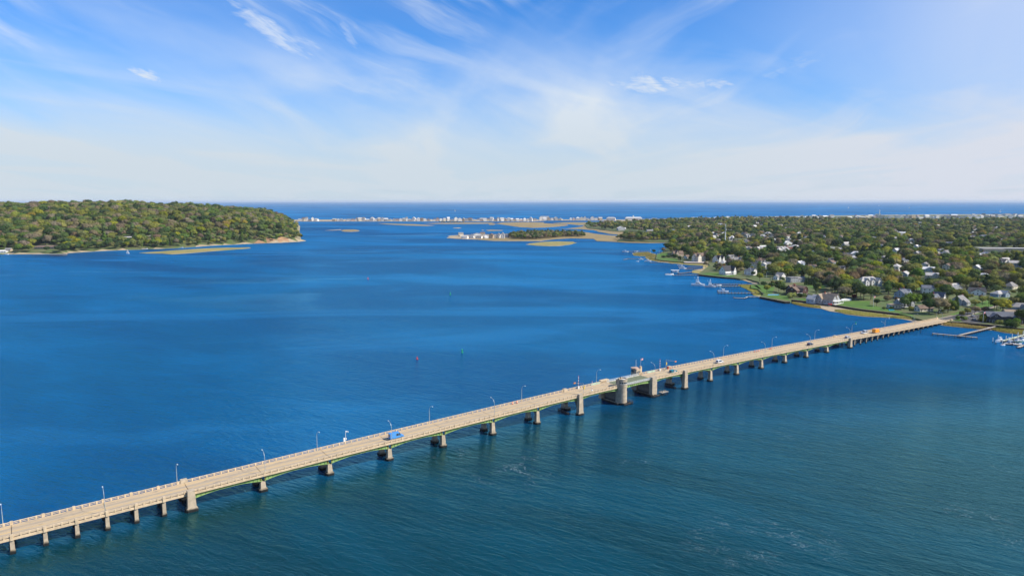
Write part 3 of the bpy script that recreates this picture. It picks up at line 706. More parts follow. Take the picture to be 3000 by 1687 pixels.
# two-column portal piers with dark footings
def portal_pier(s):
    zc = ztop(s) - 3.62
    p = link('pier', None, br)
    for k, o in enumerate((1.0, 7.6)):
        mb = MB(); mb.box(s - 0.95, s + 0.95, o - 0.95, o + 0.95, 0.9, zc, 0.22, 0.28)
        mb.build('column', M_pier, p)
        mb = MB(); c_, h_ = 0.45, 1.45
        ring = lambda h, z: [(s - h, o - h + c_, z), (s - h + c_, o - h, z), (s + h - c_, o - h, z), (s + h, o - h + c_, z), (s + h, o + h - c_, z), (s + h - c_, o + h, z), (s - h + c_, o + h, z), (s - h, o + h - c_, z)]
        mb.prism(ring(h_, -3), ring(h_, 0.9)); mb.prism(ring(h_, 0.9), ring(h_ - 0.35, 1.1))
        mb.build('footing', M_pier, p)
    mb = MB(); n = 12; w_ = 0.62
    os_ = np.linspace(1.6, 7.0, n + 1)
    arch = lambda o: zc - 0.75 - 1.1 * abs((o - 4.3) / 2.7) ** 2.6
    for a, b in zip(os_[:-1], os_[1:]):
        mb.prism([(s - w_, a, arch(a)), (s + w_, a, arch(a)), (s + w_, b, arch(b)), (s - w_, b, arch(b))], [(s - w_, a, zc - .02), (s + w_, a, zc - .02), (s + w_, b, zc - .02), (s - w_, b, zc - .02)])
    mb.build('cap_beam', M_pier, p)
    mb = MB()
    for o in (0.45, 8.3): mb.box(s - 0.2, s + 0.2, min(max(o, 1.0), 7.9) - .25, min(max(o, 1.0), 7.9) + .25, zc, zc + 0.3)
    mb.build('bearing', M_green, p)
for s in SPAN_S[1:7] + SPAN_S[11:17]: portal_pier(s)
# tall abutment piers with pylons rising to the rail
def pylon(p, s, o, wo, ztp, ws=1.35):
    mb = MB(); mb.box(s - ws, s + ws, o - wo, o + wo, 0.9, ztp, 0.28, 0.18); mb.build('pylon', M_pier, p)
    mb = MB(); h1, h2, c_ = ws + 0.55, wo + 0.4, 0.5
    ring = lambda z, k=0: [(s - h1 + k, o - h2 + c_, z), (s - h1 + c_, o - h2 + k, z), (s + h1 - c_, o - h2 + k, z), (s + h1 - k, o - h2 + c_, z), (s + h1 - k, o + h2 - c_, z), (s + h1 - c_, o + h2 - k, z), (s - h1 + c_, o + h2 - k, z), (s - h1 + k, o + h2 - c_, z)]
    mb.prism(ring(-3), ring(0.7)); mb.prism(ring(0.7), ring(1.35, 0.4)); mb.build('footing', M_pier, p)
for s in (-166.0, 3.5, 79.0, 252.0):
    p = link('abutment_pier', None, br); zt = ztop(s)
    for o in (O0 - 0.45, O1 + 0.45): pylon(p, s, o, 1.0, zt + 0.15)
    mb = MB(); n = 14; os_ = np.linspace(0.4, 8.7, n + 1); zc = zt - 1.65
    arch = lambda o: max(zc - 1.3 - (4.2 if zt > 8 else 3.2) * abs((o - 4.55) / 4.15) ** 3.0, 0.2)
    for a, b in zip(os_[:-1], os_[1:]):
        mb.prism([(s - .8, a, arch(a)), (s + .8, a, arch(a)), (s + .8, b, arch(b)), (s - .8, b, arch(b))], [(s - .8, a, zc), (s + .8, a, zc), (s + .8, b, zc), (s - .8, b, zc)])
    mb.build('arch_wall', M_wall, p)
    mb = MB(); mb.box(s - 1.4, s + 1.4, 7.2, 9.6, -3, 1.4); mb.build('footing', M_pier, p)
# wall piers of the low approach on the left
wallp = None
for s in PIERS_L:
    zt = ztop(s); p = link('wall_pier', None, br)
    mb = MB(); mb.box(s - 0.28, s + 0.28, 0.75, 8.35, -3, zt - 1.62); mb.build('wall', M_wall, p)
    for o in (0.15, 8.95):
        mb = MB(); mb.box(s - 0.55, s + 0.55, o - 0.55, o + 0.55, 0.9, zt - 1.60, 0.06, 0.04); mb.build('column', M_pier, p)
        mb = MB(); mb.box(s - 0.68, s + 0.68, o - 0.68, o + 0.68, -3, 0.92); mb.build('footing', M_pier, p)
    mb = MB()
    for o in (O0 - 0.02, O1 + 0.02): mb.box(s - 0.38, s + 0.38, o - 0.3, o + 0.3, zt - 1.63, zt + 0.12)
    mb.build('pilaster', M_conc, p)
# closely spaced trestle bents on the right approach
for k in range(1, 20):
    s = 252 + 8.15 * k; zt = ztop(s); p = link('trestle_bent', None, br)
    mb = MB(); mb.prism([(s - .45, O0 + .2, zt - 2.35), (s + .45, O0 + .2, zt - 2.35), (s + .45, O1 - .2, zt - 2.35), (s - .45, O1 - .2, zt - 2.35)], [(s - .45, O0, zt - 1.62), (s + .45, O0, zt - 1.62), (s + .45, O1, zt - 1.62), (s - .45, O1, zt - 1.62)]); mb.build('cap_beam', M_pier, p)
    for o in (0.2, 3.1, 6.0, 8.9):
        mb = MB(); mb.box(s - .33, s + .33, o - .33, o + .33, -3, zt - 2.35); mb.build('column', M_pier, p)
mb = MB(); slab(mb, 252, END, 20, O0 + 0.6, O1 - 0.6, -1.43, -1.75); mb.build('approach_beams', M_conc, br)
mb = MB(); slab(mb, PIERS_L[-1], -166.3, 20, O0 + 0.5, O1 - 0.5, -1.43, -1.75); mb.build('approach_beams', M_conc, br)
mb = MB(); mb.box(END - 0.8, END + 6, O0 - 0.6, O1 + 0.6, -2, 1.55); mb.box(END - 0.6, END + 1.2, O0 - 0.9, O0 + .2, 1.5, 3.2); mb.box(END - 0.6, END + 1.2, O1 - .2, O1 + 0.9, 1.5, 3.2); mb.build('abutment', M_conc, br)
# bascule piers, operator tower and control house
def bascule_pier(s, w_):
    p = link('bascule_pier', None, br)
    zt = ztop(s)
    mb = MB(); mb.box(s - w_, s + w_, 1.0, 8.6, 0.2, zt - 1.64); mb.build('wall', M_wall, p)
    mb = MB(); mb.box(s - w_ - .7, s + w_ + .7, -1.2, 10.6, -3, 1.3, .2, .2); mb.build('footing', M_pier, p)
    return p
p = bascule_pier(31.0, 2.0)
mb = MB(); mb.box(28.9, 33.1, -0.55, 0.98, 1.0, ztop(31) + 2.6); mb.build('tower_base', M_pier, p)
tw = link('operator_tower', None, br)
n = 20; cx_, cy_, r_ = 31.6, -0.9, 2.35; zt = ztop(31)
mb = MB()
mb.cyl(cx_, cy_, 1.0, zt - 0.9, r_, n=n); mb.cyl(cx_, cy_, zt - 0.9, zt - 0.65, r_ + .1, n=n); mb.cyl(cx_, cy_, zt - 0.65, zt + 0.35, r_ - .05, n=n); mb.cyl(cx_, cy_, zt + 0.35, zt + 0.5, r_ + .12, n=n)
mb.build('shaft', M_pier, tw)
mb = MB(); mb.cyl(cx_, cy_, zt + 0.5, zt + 1.5, r_ - .12, n=n); mb.build('window_band', M_glass, tw)
mb = MB()
for i in range(7):
    a = math.pi * (0.98 + i * .18)
    mb.cyl(cx_ + (r_ - .1) * math.cos(a), cy_ + (r_ - .1) * math.sin(a), zt + 0.5, zt + 1.5, 0.08, n=6)
mb.cyl(cx_, cy_, zt + 0.5, zt + .62, r_ - .05, n=n)
mb.build('window_frame', M_whitem, tw)
mb = MB(); mb.cyl(cx_, cy_, zt + 1.5, zt + 2.5, r_, n=n); mb.build('parapet', M_pier, tw)
mb = MB(); mb.cyl(cx_, cy_, zt + 2.5, zt + 2.54, r_ - .35, n=n); mb.build('roof', mat('pale_roofing', (0.55, 0.53, 0.48), 0.9), tw)
mb = MB()
for i in range(n):
    a0, a1 = 2 * math.pi * i / n, 2 * math.pi * (i + 1) / n
    q = lambda r, a, z: (cx_ + r * math.cos(a), cy_ + r * math.sin(a), z)
    mb.prism([q(r_ - .3, a0, zt + 2.5), q(r_, a0, zt + 2.5), q(r_, a1, zt + 2.5), q(r_ - .3, a1, zt + 2.5)], [q(r_ - .3, a0, zt + 2.95), q(r_, a0, zt + 2.95), q(r_, a1, zt + 2.95), q(r_ - .3, a1, zt + 2.95)])
mb.build('coping', M_pier, tw)
mb = MB(); mb.box(28.95, 29.5, -1.2, -0.5, 1.0, zt + 3.5); mb.build('buttress', M_pier, tw)
mb = MB(); mb.cyl(31.2, 0.3, zt + 2.5, zt + 3.6, 0.3); mb.build('vent_stack', mat('dark_metal', (0.06, 0.06, 0.06), 0.6), tw)
mb = MB(); a = R(-62); mb.box(cx_ + r_ * math.cos(a) - .25, cx_ + r_ * math.cos(a) + .25, cy_ + r_ * math.sin(a) - .06, cy_ + r_ * math.sin(a) + .3, zt - 3.0, zt - 1.4); mb.build('slit_window', M_glass, tw)
mb = MB()
for x0 in (28.86,): mb.box(x0, x0 + .06, 0.0, 0.6, zt + 1.0, zt + 1.9)
mb.build('window', M_glass, tw)
p = bascule_pier(54.5, 1.5)
mb = MB(); mb.box(52.6, 56.2, -1.7, 0.6, 1.0, zt + 0.25, .12, .1); mb.build('pylon', M_pier, p)
ch = link('control_house', None, br)
zd = ztop(54) - 1.0
mb = MB(); mb.box(52.8, 55.9, 9.7, 12.6, 1.0, zd + 3.0); mb.build('wall', M_pier, ch)
mb = MB(); mb.cyl(54.3, 12.4, 1.0, zd + 3.2, 1.9, n=16); mb.build('round_wall', M_pier, ch)
mb = MB(); mb.cyl(54.3, 12.4, zd + 1.4, zd + 2.5, 1.93, n=16); mb.build('window_band', M_glass, ch)
mb = MB(); mb.cyl(54.3, 12.4, zd + 3.2, zd + 3.45, 2.1, n=16); mb.box(52.7, 56.0, 9.6, 12.6, zd + 3.0, zd + 3.2); mb.build('roof', mat('pink_coping', (0.52, 0.36, 0.27), 0.8), ch)
mb = MB(); mb.box(56.0, 57.0, 9.75, 10.8, 1.0, zd + 4.2, .05, .05); mb.build('turret', M_conc, ch)
mb = MB(); mb.box(53.9, 54.8, 9.62, 9.7, zd, zd + 2.1); mb.build('door', mat('door_grey', (0.12, 0.12, 0.12), 0.6), ch)
for x0 in (53.1, 55.1):
    mb = MB(); mb.box(x0, x0 + .5, 9.63, 9.7, zd + 0.8, zd + 1.9); mb.build('window', M_glass, ch)
mb = MB(); mb.box(27.5, 33.0, 9.75, 11.6, 1.0, ztop(30) + .1); mb.build('far_pylon', M_conc, br)
# mint green equipment screens on the far railing
for a in (20.0, 60.5):
    mb = MB(); mb.box(a, a + 6.0, O1 - .42, O1 - .3, ztop(a) - .95, ztop(a) - .1); mb.build('screen_panel', mat('mint_paint', (0.35, 0.48, 0.38), 0.6), br)
# timber fenders
def fender(label, s0, s1, o0, o1, group=None, plat=False, high=1.3):
    t_ = thing('pile_fender', label, 'fender', bpt((s0 + s1) / 2, (o0 + o1) / 2), BROT, 'timber fenders around the bridge piers')
    sc, oc = (s0 + s1) / 2, (o0 + o1) / 2
    L = math.hypot(s1 - s0, o1 - o0); k = max(2, int(L / 1.0))
    for i in range(k + 1):
        a = s0 + (s1 - s0) * i / k - sc; b = o0 + (o1 - o0) * i / k - oc
        for e in ([0] if not plat else [-1.0, 0, 1.0]):
            mb = MB(); mb.cyl(a + rnd.uniform(-.1, .1), b + e, -2, high + rnd.uniform(-.2, .7), 0.17, n=6); mb.build('pile', M_pile, t_)
    mb = MB()
    if plat: mb.box(s0 - sc - .6, s1 - sc + .6, -1.3, 1.3, high - .2, high)
    else:
        for z in (0.45, 1.0): mb.tube([(s0 - sc, o0 - oc, z), (s1 - sc, o1 - oc, z)], 0.16, 4)
    mb.build('wale', M_pile if not plat else M_plank, t_)
fender('dark timber fender along the bay side of the operator tower pier', 33.9, 33.9, -2.2, 11)
fender('short timber fender at the foot of the round operator tower', 30.0, 34.5, -4.0, -4.0)
fender('leaning dark piles right of the round operator tower foot', 35.2, 35.2, -4.6, -1.5, high=2.2)
fender('dark timber fender along the channel side of the square drawbridge pier', 52.0, 52.0, -2.4, 11)
fender('timber fender in front of the square drawbridge pier', 52.2, 56.8, -2.9, -2.9)
fender('timber pile platform beside the square drawbridge pier', 58.6, 62.4, -2.3, -2.3, plat=True, high=1.9)
fender('low timber fender behind the pylon left of the tower', -1.5, -1.5, 1.5, 9.0)
fender('low timber fender behind the pylon right of the drawbridge', 74.5, 74.5, 1.5, 9.0)

# ------------------------------------------------------------------ lamps on the bridge
def lamp_proto():
    r = thing('street_lamp', 'x', 'street lamp')
    mb = MB(); mb.box(-.16, .16, -.16, .16, -1.05, 0.1); mb.build('base', M_conc, r)
    mb = MB(); mb.tube([(0, 0, 0), (0, 0, 3.2), (0, .03, 4.6)], 0.10, 8, 0.075); mb.build('pole', M_galv, r)
    arc = [(0, 0.03 + 2.3 * (1 - math.cos(a)), 4.6 + 2.35 * math.sin(a)) for a in np.linspace(0, math.pi / 2, 9)]
    mb = MB(); mb.tube(arc, 0.07, 6, 0.05); mb.build('arm', M_galv, r)
    mb = MB(); mb.loft([[(x * k, 2.2 + yy, 6.93 + z * k) for x, z in ((-.17, 0), (-.12, .12), (.12, .12), (.17, 0), (.1, -.1), (-.1, -.1))] for yy, k in ((0, .5), (.2, 1), (.6, 1.0), (.85, .5))]); mb.build('lamp_head', M_whitem, r)
    return r
lp = lamp_proto(); first = True
def ordinal_place(s):
    refs = [(-166, 'the leftmost pylon'), (-108.4, 'the camera mast'), (-90, 'the blue van'), (3.5, 'the tower approach pylon'), (31, 'the round tower'), (54.5, 'the control house'), (73.6, 'the teal car'), (113, 'the white car'), (164, 'the orange barrels'), (208, 'the dark blue car'), (255, 'the silver car'), (291, 'the orange truck'), (415, 'the shore end')]
    r = min(refs, key=lambda q: abs(q[0] - s)); d = s - r[0]
    if abs(d) < 7: return 'level with ' + r[1]
    return ('just right of ' if d > 0 else 'just left of ') + r[1] if abs(d) < 20 else ('well right of ' if d > 0 else 'well left of ') + r[1]
NEAR = [-238.4, -190, -142, -93.8, -45.3, 55.7, 104, 152.8, 202.3, 252, 301.7, 349.7, 399]
FARL = [-215.1, -168.1, -119.8, -71.5, -23.1, 23.9, 126, 175.2, 225, 274, 323.4, 371, 413]
for o, l, side in ((O0 + .1, NEAR, 'near'), (O1 - .1, FARL, 'far')):
    for s in l:
        lab = f'curved arm street lamp on the {side} rail {ordinal_place(s)}'
        x, y, z = bpt(s, o, ztop(s)); rz = BROT + (0 if side == 'near' else math.pi)
        if first: lp.location = (x, y, z); lp.rotation_euler = (0, 0, rz); lp['label'] = lab; lp['group'] = 'street lamps along the bridge'; first = False
        else: dup(lp, (x, y, z), rz, lab, 'street lamps along the bridge')

# signals, gates, mast, flag
def gate(s, o, label, h=5.5, striped=True):
    g = thing('barrier_gate', label, 'barrier gate', bpt(s, o, ztop(s) - 1.0), BROT, 'raised barrier gates by the drawbridge')
    mb = MB(); mb.box(-.35, .35, -.3, .3, 0, 1.3); mb.build('housing', M_whitem, g)
    mb = MB()
    n = 8
    for i in range(n):
        mb.slot(i % 2 if striped else 0); mb.box(-.09, .09, -.05, .05, 1.1 + i * h / n, 1.1 + (i + 1) * h / n)
    mb.build('arm', [M_whitem, mat('faded_red', (0.5, 0.12, 0.1), 0.6)], g)
gate(11.1, O1 - .9, 'raised striped barrier gate on far side between pylon and operator tower')
gate(12.2, O0 + .7, 'raised white barrier gate on near rail left of operator tower', 4.6)
gate(69.8, O1 - .9, 'tall raised barrier gate on far side right of the control house')
gate(72.2, O0 + 1.0, 'short white gate post in front of the teal car', 1.2)
def sigmast(s, o, label, dx, sign):
    g = thing('signal_mast', label, 'traffic signal', bpt(s, o, ztop(s) - 1.0), BROT, 'signal masts at the drawbridge approaches')
    mb = MB(); mb.tube([(0, 0, 0), (0, 0, 5.6)], 0.12, 8, 0.09); mb.build('pole', M_galv, g)
    mb = MB(); mb.tube([(0, 0, 5.5), (dx, sign, 5.2)], 0.06); mb.tube([(0, 0, 4.7), (dx * .7, sign * .7, 5.0)], 0.045); mb.build('mast_arm', M_galv, g)
    mb = MB()
    for q in (0.0, 0.4, .8): mb.box(dx - .35 + q, dx - .05 + q, sign - .15, sign + .15, 4.75, 5.3)
    mb.build('signal_head', M_orange, g)
    mb = MB(); mb.box(.12, .6, -.2, .2, 2.6, 4.0); mb.build('signal_box', M_yellow, g)
sigmast(6.4, O0 + .5, 'signal mast on near rail with orange lights over the road left of tower', -2.0, 4.2)
sigmast(75.0, O1 - .6, 'signal mast on far rail with orange lights right of control house', 2.2, -4.5)
mb = MB(); mb.box(-.35, .35, -.3, .3, 0, 1.5); mb.build  # cabinet
cb = mb.build('control_cabinet', mat('cabinet_red', (0.35, 0.07, 0.05), 0.6)); cb.location = bpt(76.5, O1 - .7, ztop(76) - 1.0); cb.rotation_euler[2] = BROT
tag(cb, 'dark red equipment cabinet by the far signal mast', 'cabinet')
wt_ = thing('camera_mast', 'white camera and antenna mast on the far rail left of blue van', 'camera mast', bpt(-108.4, O1, ztop(-108.4) - .9), BROT)
mb = MB(); mb.tube([(0, 0, 0), (0, 0, 4.6)], .08); mb.build('pole', M_whitem, wt_)
mb = MB(); mb.tube([(0, 0, 4.6), (.5, 0, 4.9), (1.0, 0, 4.7)], .06); mb.cyl(.2, 0, 4.55, 4.95, .3, .2, 10); mb.cyl(1.0, 0, 4.3, 4.7, .22, .1); mb.build('camera', M_whitem, wt_)
mb = MB(); mb.box(-.9, -.3, -.25, .25, .9, 2.3); mb.box(.0, .35, -.2, .2, 1.6, 2.1); mb.build('cabinet', M_whitem, wt_)
fl = thing('flagpole', 'flagpole with striped flag on the control house turret', 'flagpole', bpt(56.5, 10.3, zd + 4.2), BROT)
mb = MB(); mb.tube([(0, 0, 0), (0, 0, 4.3)], .05); mb.build('pole', M_whitem, fl)
def flag_mesh(parent, w_=1.8, h=1.0, z=4.2):
    mb = MB()
    def P(u, v): return (u * w_, 0.12 * math.sin(u * 7) * u, z - v * h - 0.12 * u * u)
    nn = 8
    for i in range(7):
        mb.slot(0 if i % 2 == 0 else 1)
        for k in range(nn): mb.quad(P(k / nn, (i + 1) / 7), P((k + 1) / nn, (i + 1) / 7), P((k + 1) / nn, i / 7), P(k / nn, i / 7))
    mb.slot(2)
    Q = lambda u, v, e: (P(u, v)[0], P(u, v)[1] + e, P(u, v)[2])
    for e in (-.02, .02):
        for k in range(3): mb.quad(Q(k / nn, 4 / 7, e), Q((k + 1) / nn, 4 / 7, e), Q((k + 1) / nn, 0, e), Q(k / nn, 0, e))
    mb.build('flag', [M_red, M_white, mat('flag_blue', (0.03, 0.06, 0.25), 0.7)], parent)
flag_mesh(fl)
for k, (s, o) in enumerate(((53.4, 11.0), (54.4, 11.3))):
    a_ = MB(); a_.tube([(0, 0, 0), (0, 0, 4.6)], .045); ao = a_.build('antenna', M_whitem); ao.location = bpt(s, o, zd + 3.2)
    tag(ao, ('left' if k == 0 else 'right') + ' thin white whip antenna on the control house roof', 'antenna', 'antennas on the control house')
def barrel(s, o, label):
    b = thing('traffic_barrel', label, 'traffic barrel', bpt(s, o, ztop(s) - .86), 0, 'orange traffic barrels on the walkway')
    mb = MB(); mb.cyl(0, 0, 0, .1, .32, n=8); mb.build('foot', M_black, b)
    mb = MB(); mb.cyl(0, 0, .1, 1.0, .27, .2, 8); mb.build('body', mat('barrel_orange', (0.8, 0.12, 0.05), 0.5), b)
    mb = MB(); mb.cyl(0, 0, .5, .68, .262, .25, 8); mb.build('stripe', M_white, b)
for s, o, lb in ((-26.5, 8.6, 'right one of two orange barrels on the walkway left of the tower'), (-29.0, 8.6, 'left one of two orange barrels on the walkway left of the tower'), (155.5, 8.6, 'leftmost orange barrel on far walkway between the white and dark cars'), (157.5, 8.5, 'orange barrel just right of the leftmost pair member on far walkway'), (160, 8.6, 'third orange barrel of the far walkway row'), (171.5, 8.6, 'second orange barrel from the right on the far walkway'), (173, 8.6, 'rightmost orange barrel on far walkway left of the dark blue car'), (78.5, 8.4, 'orange barrel beside the dark red cabinet')):
    barrel(s, o, lb)

# ------------------------------------------------------------------ vehicles
def vehicle(label, cat, name, s, o, paint, kind='suv', L=4.8, Wd=1.9, H=1.7, dirn=1, loc=None, rz=None):
    v = thing(name, label, cat, loc or bpt(s, o, ztop(s) - 1.045), BROT if rz is None else rz)
    if loc is None: v.rotation_euler = (0, -math.atan2(ztop(s + 3) - ztop(s - 3), 6), BROT) if dirn > 0 else (0, math.atan2(ztop(s + 3) - ztop(s - 3), 6), BROT + math.pi)
    h = L / 2; w_ = Wd / 2
    prof = {'suv': [(-h, .45), (-h, 1.0), (-h + .25, H - .08), (-h + .6, H), (h - 2.2, H), (h - 1.35, 1.05), (h - .1, .9), (h, .45)],
            'car': [(-h, .4), (-h, .85), (-h + .75, .98), (-h + 1.25, H), (h - 2.0, H), (h - 1.2, .95), (h - .1, .75), (h, .4)],
            'van': [(-h, .5), (-h, H - .1), (-h + .15, H), (h - 1.9, H), (h - 1.15, 1.3), (h - .25, 1.1), (h, .8), (h, .45)],
            'truck': [(-h, .6), (-h, H), (h - 1.7, H), (h - 1.7, 1.9), (h - .9, 1.9), (h - .55, 1.2), (h, 1.1), (h, .6)]}[kind]
    rings = []
    for y, k in ((-w_, .0), (-w_ + .02, 0), (w_ - .02, 0), (w_, 0)):
        pass
    def ring(y, inset): return [(x, y * (1 - (inset * max(0, z - 1.0) / max(H - 1, .1))), z) for x, z in prof]
    mb = MB(); mb.loft([ring(w_, .14 if kind != 'truck' else 0), ring(-w_, .14 if kind != 'truck' else 0)]); mb.build('body', paint, v)
    # glass
    g = MB(); e = 0.015
    ins = lambda z: w_ * (1 - (.14 if kind != 'truck' else 0) * max(0, z - 1.0) / max(H - 1, .1)) + e
    def side(x0, x1, z0, z1, dx0=0, dx1=0):
        for sg in (1, -1):
            a = [(x0, sg * ins(z0), z0), (x1, sg * ins(z0), z0), (x1 - dx1, sg * ins(z1), z1), (x0 + dx0, sg * ins(z1), z1)]
            g.poly(a if sg < 0 else a[::-1])
    if kind == 'suv':
        side(-h + .5, h - 1.65, 1.02, H - .14, .1, .5)
        g.poly([(h - 1.36 + e, -w_ * .85, 1.09), (h - 1.36 + e, w_ * .85, 1.09), (h - 2.12 + e, w_ * .78, H - .06), (h - 2.12 + e, -w_ * .78, H - .06)])
        g.poly([(-h - e + .02, -w_ * .8, 1.05), (-h + .2 - e, -w_ * .75, H - .16), (-h + .2 - e, w_ * .75, H - .16), (-h - e + .02, w_ * .8, 1.05)])
    elif kind == 'car':
        side(-h + 1.0, h - 1.5, .98, H - .1, .25, .4)
        g.poly([(h - 1.2 + e, -w_ * .85, .98), (h - 1.2 + e, w_ * .85, .98), (h - 1.95 + e, w_ * .8, H - .03), (h - 1.95 + e, -w_ * .8, H - .03)])
        g.poly([(-h + .78 - e, -w_ * .8, 1.02), (-h + 1.2 - e, -w_ * .75, H - .05), (-h + 1.2 - e, w_ * .75, H - .05), (-h + .78 - e, w_ * .8, 1.02)])
    elif kind == 'van':
        side(h - 2.1, h - 1.45, 1.3, H - .25, .0, .3); side(h - 3.3, h - 2.3, 1.35, H - .3)
        g.poly([(h - 1.15 + e, -w_ * .85, 1.34), (h - 1.15 + e, w_ * .85, 1.34), (h - 1.85 + e, w_ * .8, H - .06), (h - 1.85 + e, -w_ * .8, H - .06)])
        for sg in (-1, 1): g.poly([(-h - e, sg * .1, 1.4), (-h - e, sg * .1, H - .35), (-h - e, sg * .75, H - .35), (-h - e, sg * .75, 1.4)][::sg])
    else:
        g.poly([(h - .88 + e, -w_ * .85, 1.85), (h - .56 + e, -w_ * .85, 1.25), (h - .56 + e, w_ * .85, 1.25), (h - .88 + e, w_ * .85, 1.85)]); side(h - 1.6, h - .95, 1.25, 1.8)
    g.build('windows', M_glass, v)
    r = .36 if kind != 'truck' else .45
    for x in (-h + .95, h - .95):
        for sg in (-1, 1):
            mb = MB(); mb.tube([(x, sg * (w_ - .18), r), (x, sg * (w_ + .03), r)], r, 12); wh = mb.build('wheel', M_black, v)
            mb = MB(); mb.tube([(x, sg * (w_ + .02), r), (x, sg * (w_ + .045), r)], r * .55, 10); mb.build('rim', M_galv, wh)
    for sg in (-1, 1):
        mb = MB(); mb.box(h - .06, h + .02, sg * w_ * .68 - .18, sg * w_ * .68 + .18, .68, .84); mb.build('headlight', M_white, v)
        mb = MB(); mb.box(-h - .02, -h + .05, sg * w_ * .78 - .12, sg * w_ * .78 + .12, .8, 1.1); mb.build('tail_light', M_red, v)
    return v
cp = lambda nm, c: mat(nm, c, 0.25, 0.03, 0.5, spec=0.6)
vehicle('bright blue cargo van driving right on the bridge', 'van', 'cargo_van', -90.3, 2.7, cp('van_blue', (0.08, 0.28, 0.62)), 'van', 5.9, 2.05, 2.5)
vehicle('teal hatchback car on the bridge right of the drawbridge', 'car', 'teal_hatchback', 73.6, 2.7, cp('teal_paint', (0.01, 0.22, 0.28)), 'suv', 4.6, 1.9, 1.6)
vehicle('white car with dark windows on the bridge beyond the teal car', 'car', 'white_car', 113.4, 2.7, cp('white_car_paint', (0.75, 0.75, 0.75)), 'suv', 5.0, 2.0, 1.9)
vehicle('dark blue car on the bridge past the orange barrels', 'car', 'dark_blue_car', 207.9, 2.8, cp('navy_paint', (0.025, 0.04, 0.10)), 'suv', 4.8, 1.95, 1.75)
vehicle('small silver hatchback at the start of the trestle approach', 'car', 'silver_hatchback', 255.5, 2.9, cp('silver_paint', (0.5, 0.52, 0.55)), 'suv', 4.6, 1.9, 1.75)
vehicle('white SUV in the far lane near the shore end of the bridge', 'car', 'white_suv', 286.0, 6.4, cp('white_car_paint', (0.75, 0.75, 0.75)), 'suv', 6.0, 2.3, 2.2, dirn=-1)
vehicle('orange box truck on the bridge near the shore', 'truck', 'orange_box_truck', 296.5, 3.2, cp('truck_orange', (0.85, 0.33, 0.03)), 'truck', 7.0, 2.5, 3.2)

# approach road beyond the bridge
rp = [bpt(END - .5, 4.55)[:2], bpt(END + 30, 4.55)[:2]] + pts([(2880, 901), (2940, 884), (3010, 866), (3150, 832), (3300, 800)], 2.2)
def ribbon(path, wd):
    L, Rr = [], []
    for i, p in enumerate(path):
        a = np.array(path[max(i - 1, 0)]); b = np.array(path[min(i + 1, len(path) - 1)]); d = (b - a) / np.linalg.norm(b - a); n = np.array([-d[1], d[0]])
        L.append(tuple(np.array(p) + n * wd / 2)); Rr.append(tuple(np.array(p) - n * wd / 2))
    return Rr + L[::-1]
ROADPOLY = ribbon(rp, 11)
sheet('road', ROADPOLY, M_road, 0.02, isp=True); sheet('carriageway', ribbon(rp, 7.5), M_asph, 0.05, isp=True)

# ------------------------------------------------------------------ bulkheads
def bulkhead(path_px, label, z=2.0, h=2.1, mw=M_bulk, mc=M_cap, sc=1.0):
    P = pts(path_px, z); t_ = thing('bulkhead', label, 'sea wall', (P[0][0], P[0][1], 0))
    ox, oy = P[0]; mb = MB(); cpb = MB(); pb = MB()
    for (a, b) in zip(P[:-1], P[1:]):
        a, b = np.array(a) - (ox, oy), np.array(b) - (ox, oy); d = (b - a) / np.linalg.norm(b - a); n = np.array([d[1], -d[0]])
        if n @ (np.array([-.8, -.6])) < 0: n = -n
        q = lambda p, e, zz: (p[0] + n[0] * e, p[1] + n[1] * e, zz)
        mb.prism([q(a, .05, -1), q(b, .05, -1), q(b, .35, -1), q(a, .35, -1)], [q(a, .05, z), q(b, .05, z), q(b, .35, z), q(a, .35, z)])
        cpb.prism([q(a, -.1, z), q(b, -.1, z), q(b, .5, z), q(a, .5, z)], [q(a, -.1, z + .22), q(b, -.1, z + .22), q(b, .5, z + .22), q(a, .5, z + .22)])
        L = np.linalg.norm(b - a)
        for k in range(int(L / 2.5)):
            p = a + d * (k * 2.5); c0 = q(p, .45, -1); pb.cyl(c0[0], c0[1], -1, z + .1, .14, n=6)
    mb.build('wall', mw, t_); cpb.build('cap', mc, t_); o = pb.build('piles', mw, t_); o['kind'] = 'stuff'
bulkhead([(2227, 869), (2256, 874.7), (2300, 883.4), (2314.5, 883.4)], 'curved dark sea wall with a pale cap below the gambrel house lawn')
bulkhead([(2319, 877.6), (2413.5, 888), (2530, 906.7), (2634.8, 918.4)], 'long straight dark sea wall along the big green lawn')
bulkhead([(2048, 804), (2081, 807.7), (2130, 812.6), (2155, 814)], 'dark sea wall below the lawn of the white house with a dark roof')
bulkhead([(2787, 942.5), (2821, 944), (2855.6, 947), (2919.7, 952.5), (2962, 959), (3000, 963), (3200, 990)], 'low wooden sea wall in front of the long dark restaurant')

# ------------------------------------------------------------------ houses
WALLM = {'white': (0.74, 0.72, 0.68), 'grey': (0.36, 0.37, 0.38), 'brown': (0.075, 0.035, 0.03), 'blue': (0.30, 0.38, 0.46), 'tan': (0.45, 0.36, 0.26), 'dark': (0.05, 0.055, 0.06), 'brick': (0.24, 0.08, 0.055), 'cream': (0.66, 0.60, 0.48), 'pink': (0.6, 0.45, 0.4)}
ROOFM = {'grey': (0.22, 0.21, 0.20), 'dark': (0.05, 0.05, 0.055), 'brown': (0.17, 0.12, 0.09), 'light': (0.42, 0.40, 0.37), 'tan': (0.30, 0.23, 0.16), 'slate': (0.12, 0.13, 0.15), 'red': (0.32, 0.09, 0.06), 'white': (0.62, 0.6, 0.57)}
def wmat(k): return mat('siding_' + k, WALLM[k], 0.8, 0.08, 0.4)
def rmat(k): return mat('shingle_' + k, ROOFM[k], 0.9, 0.18, 0.5)
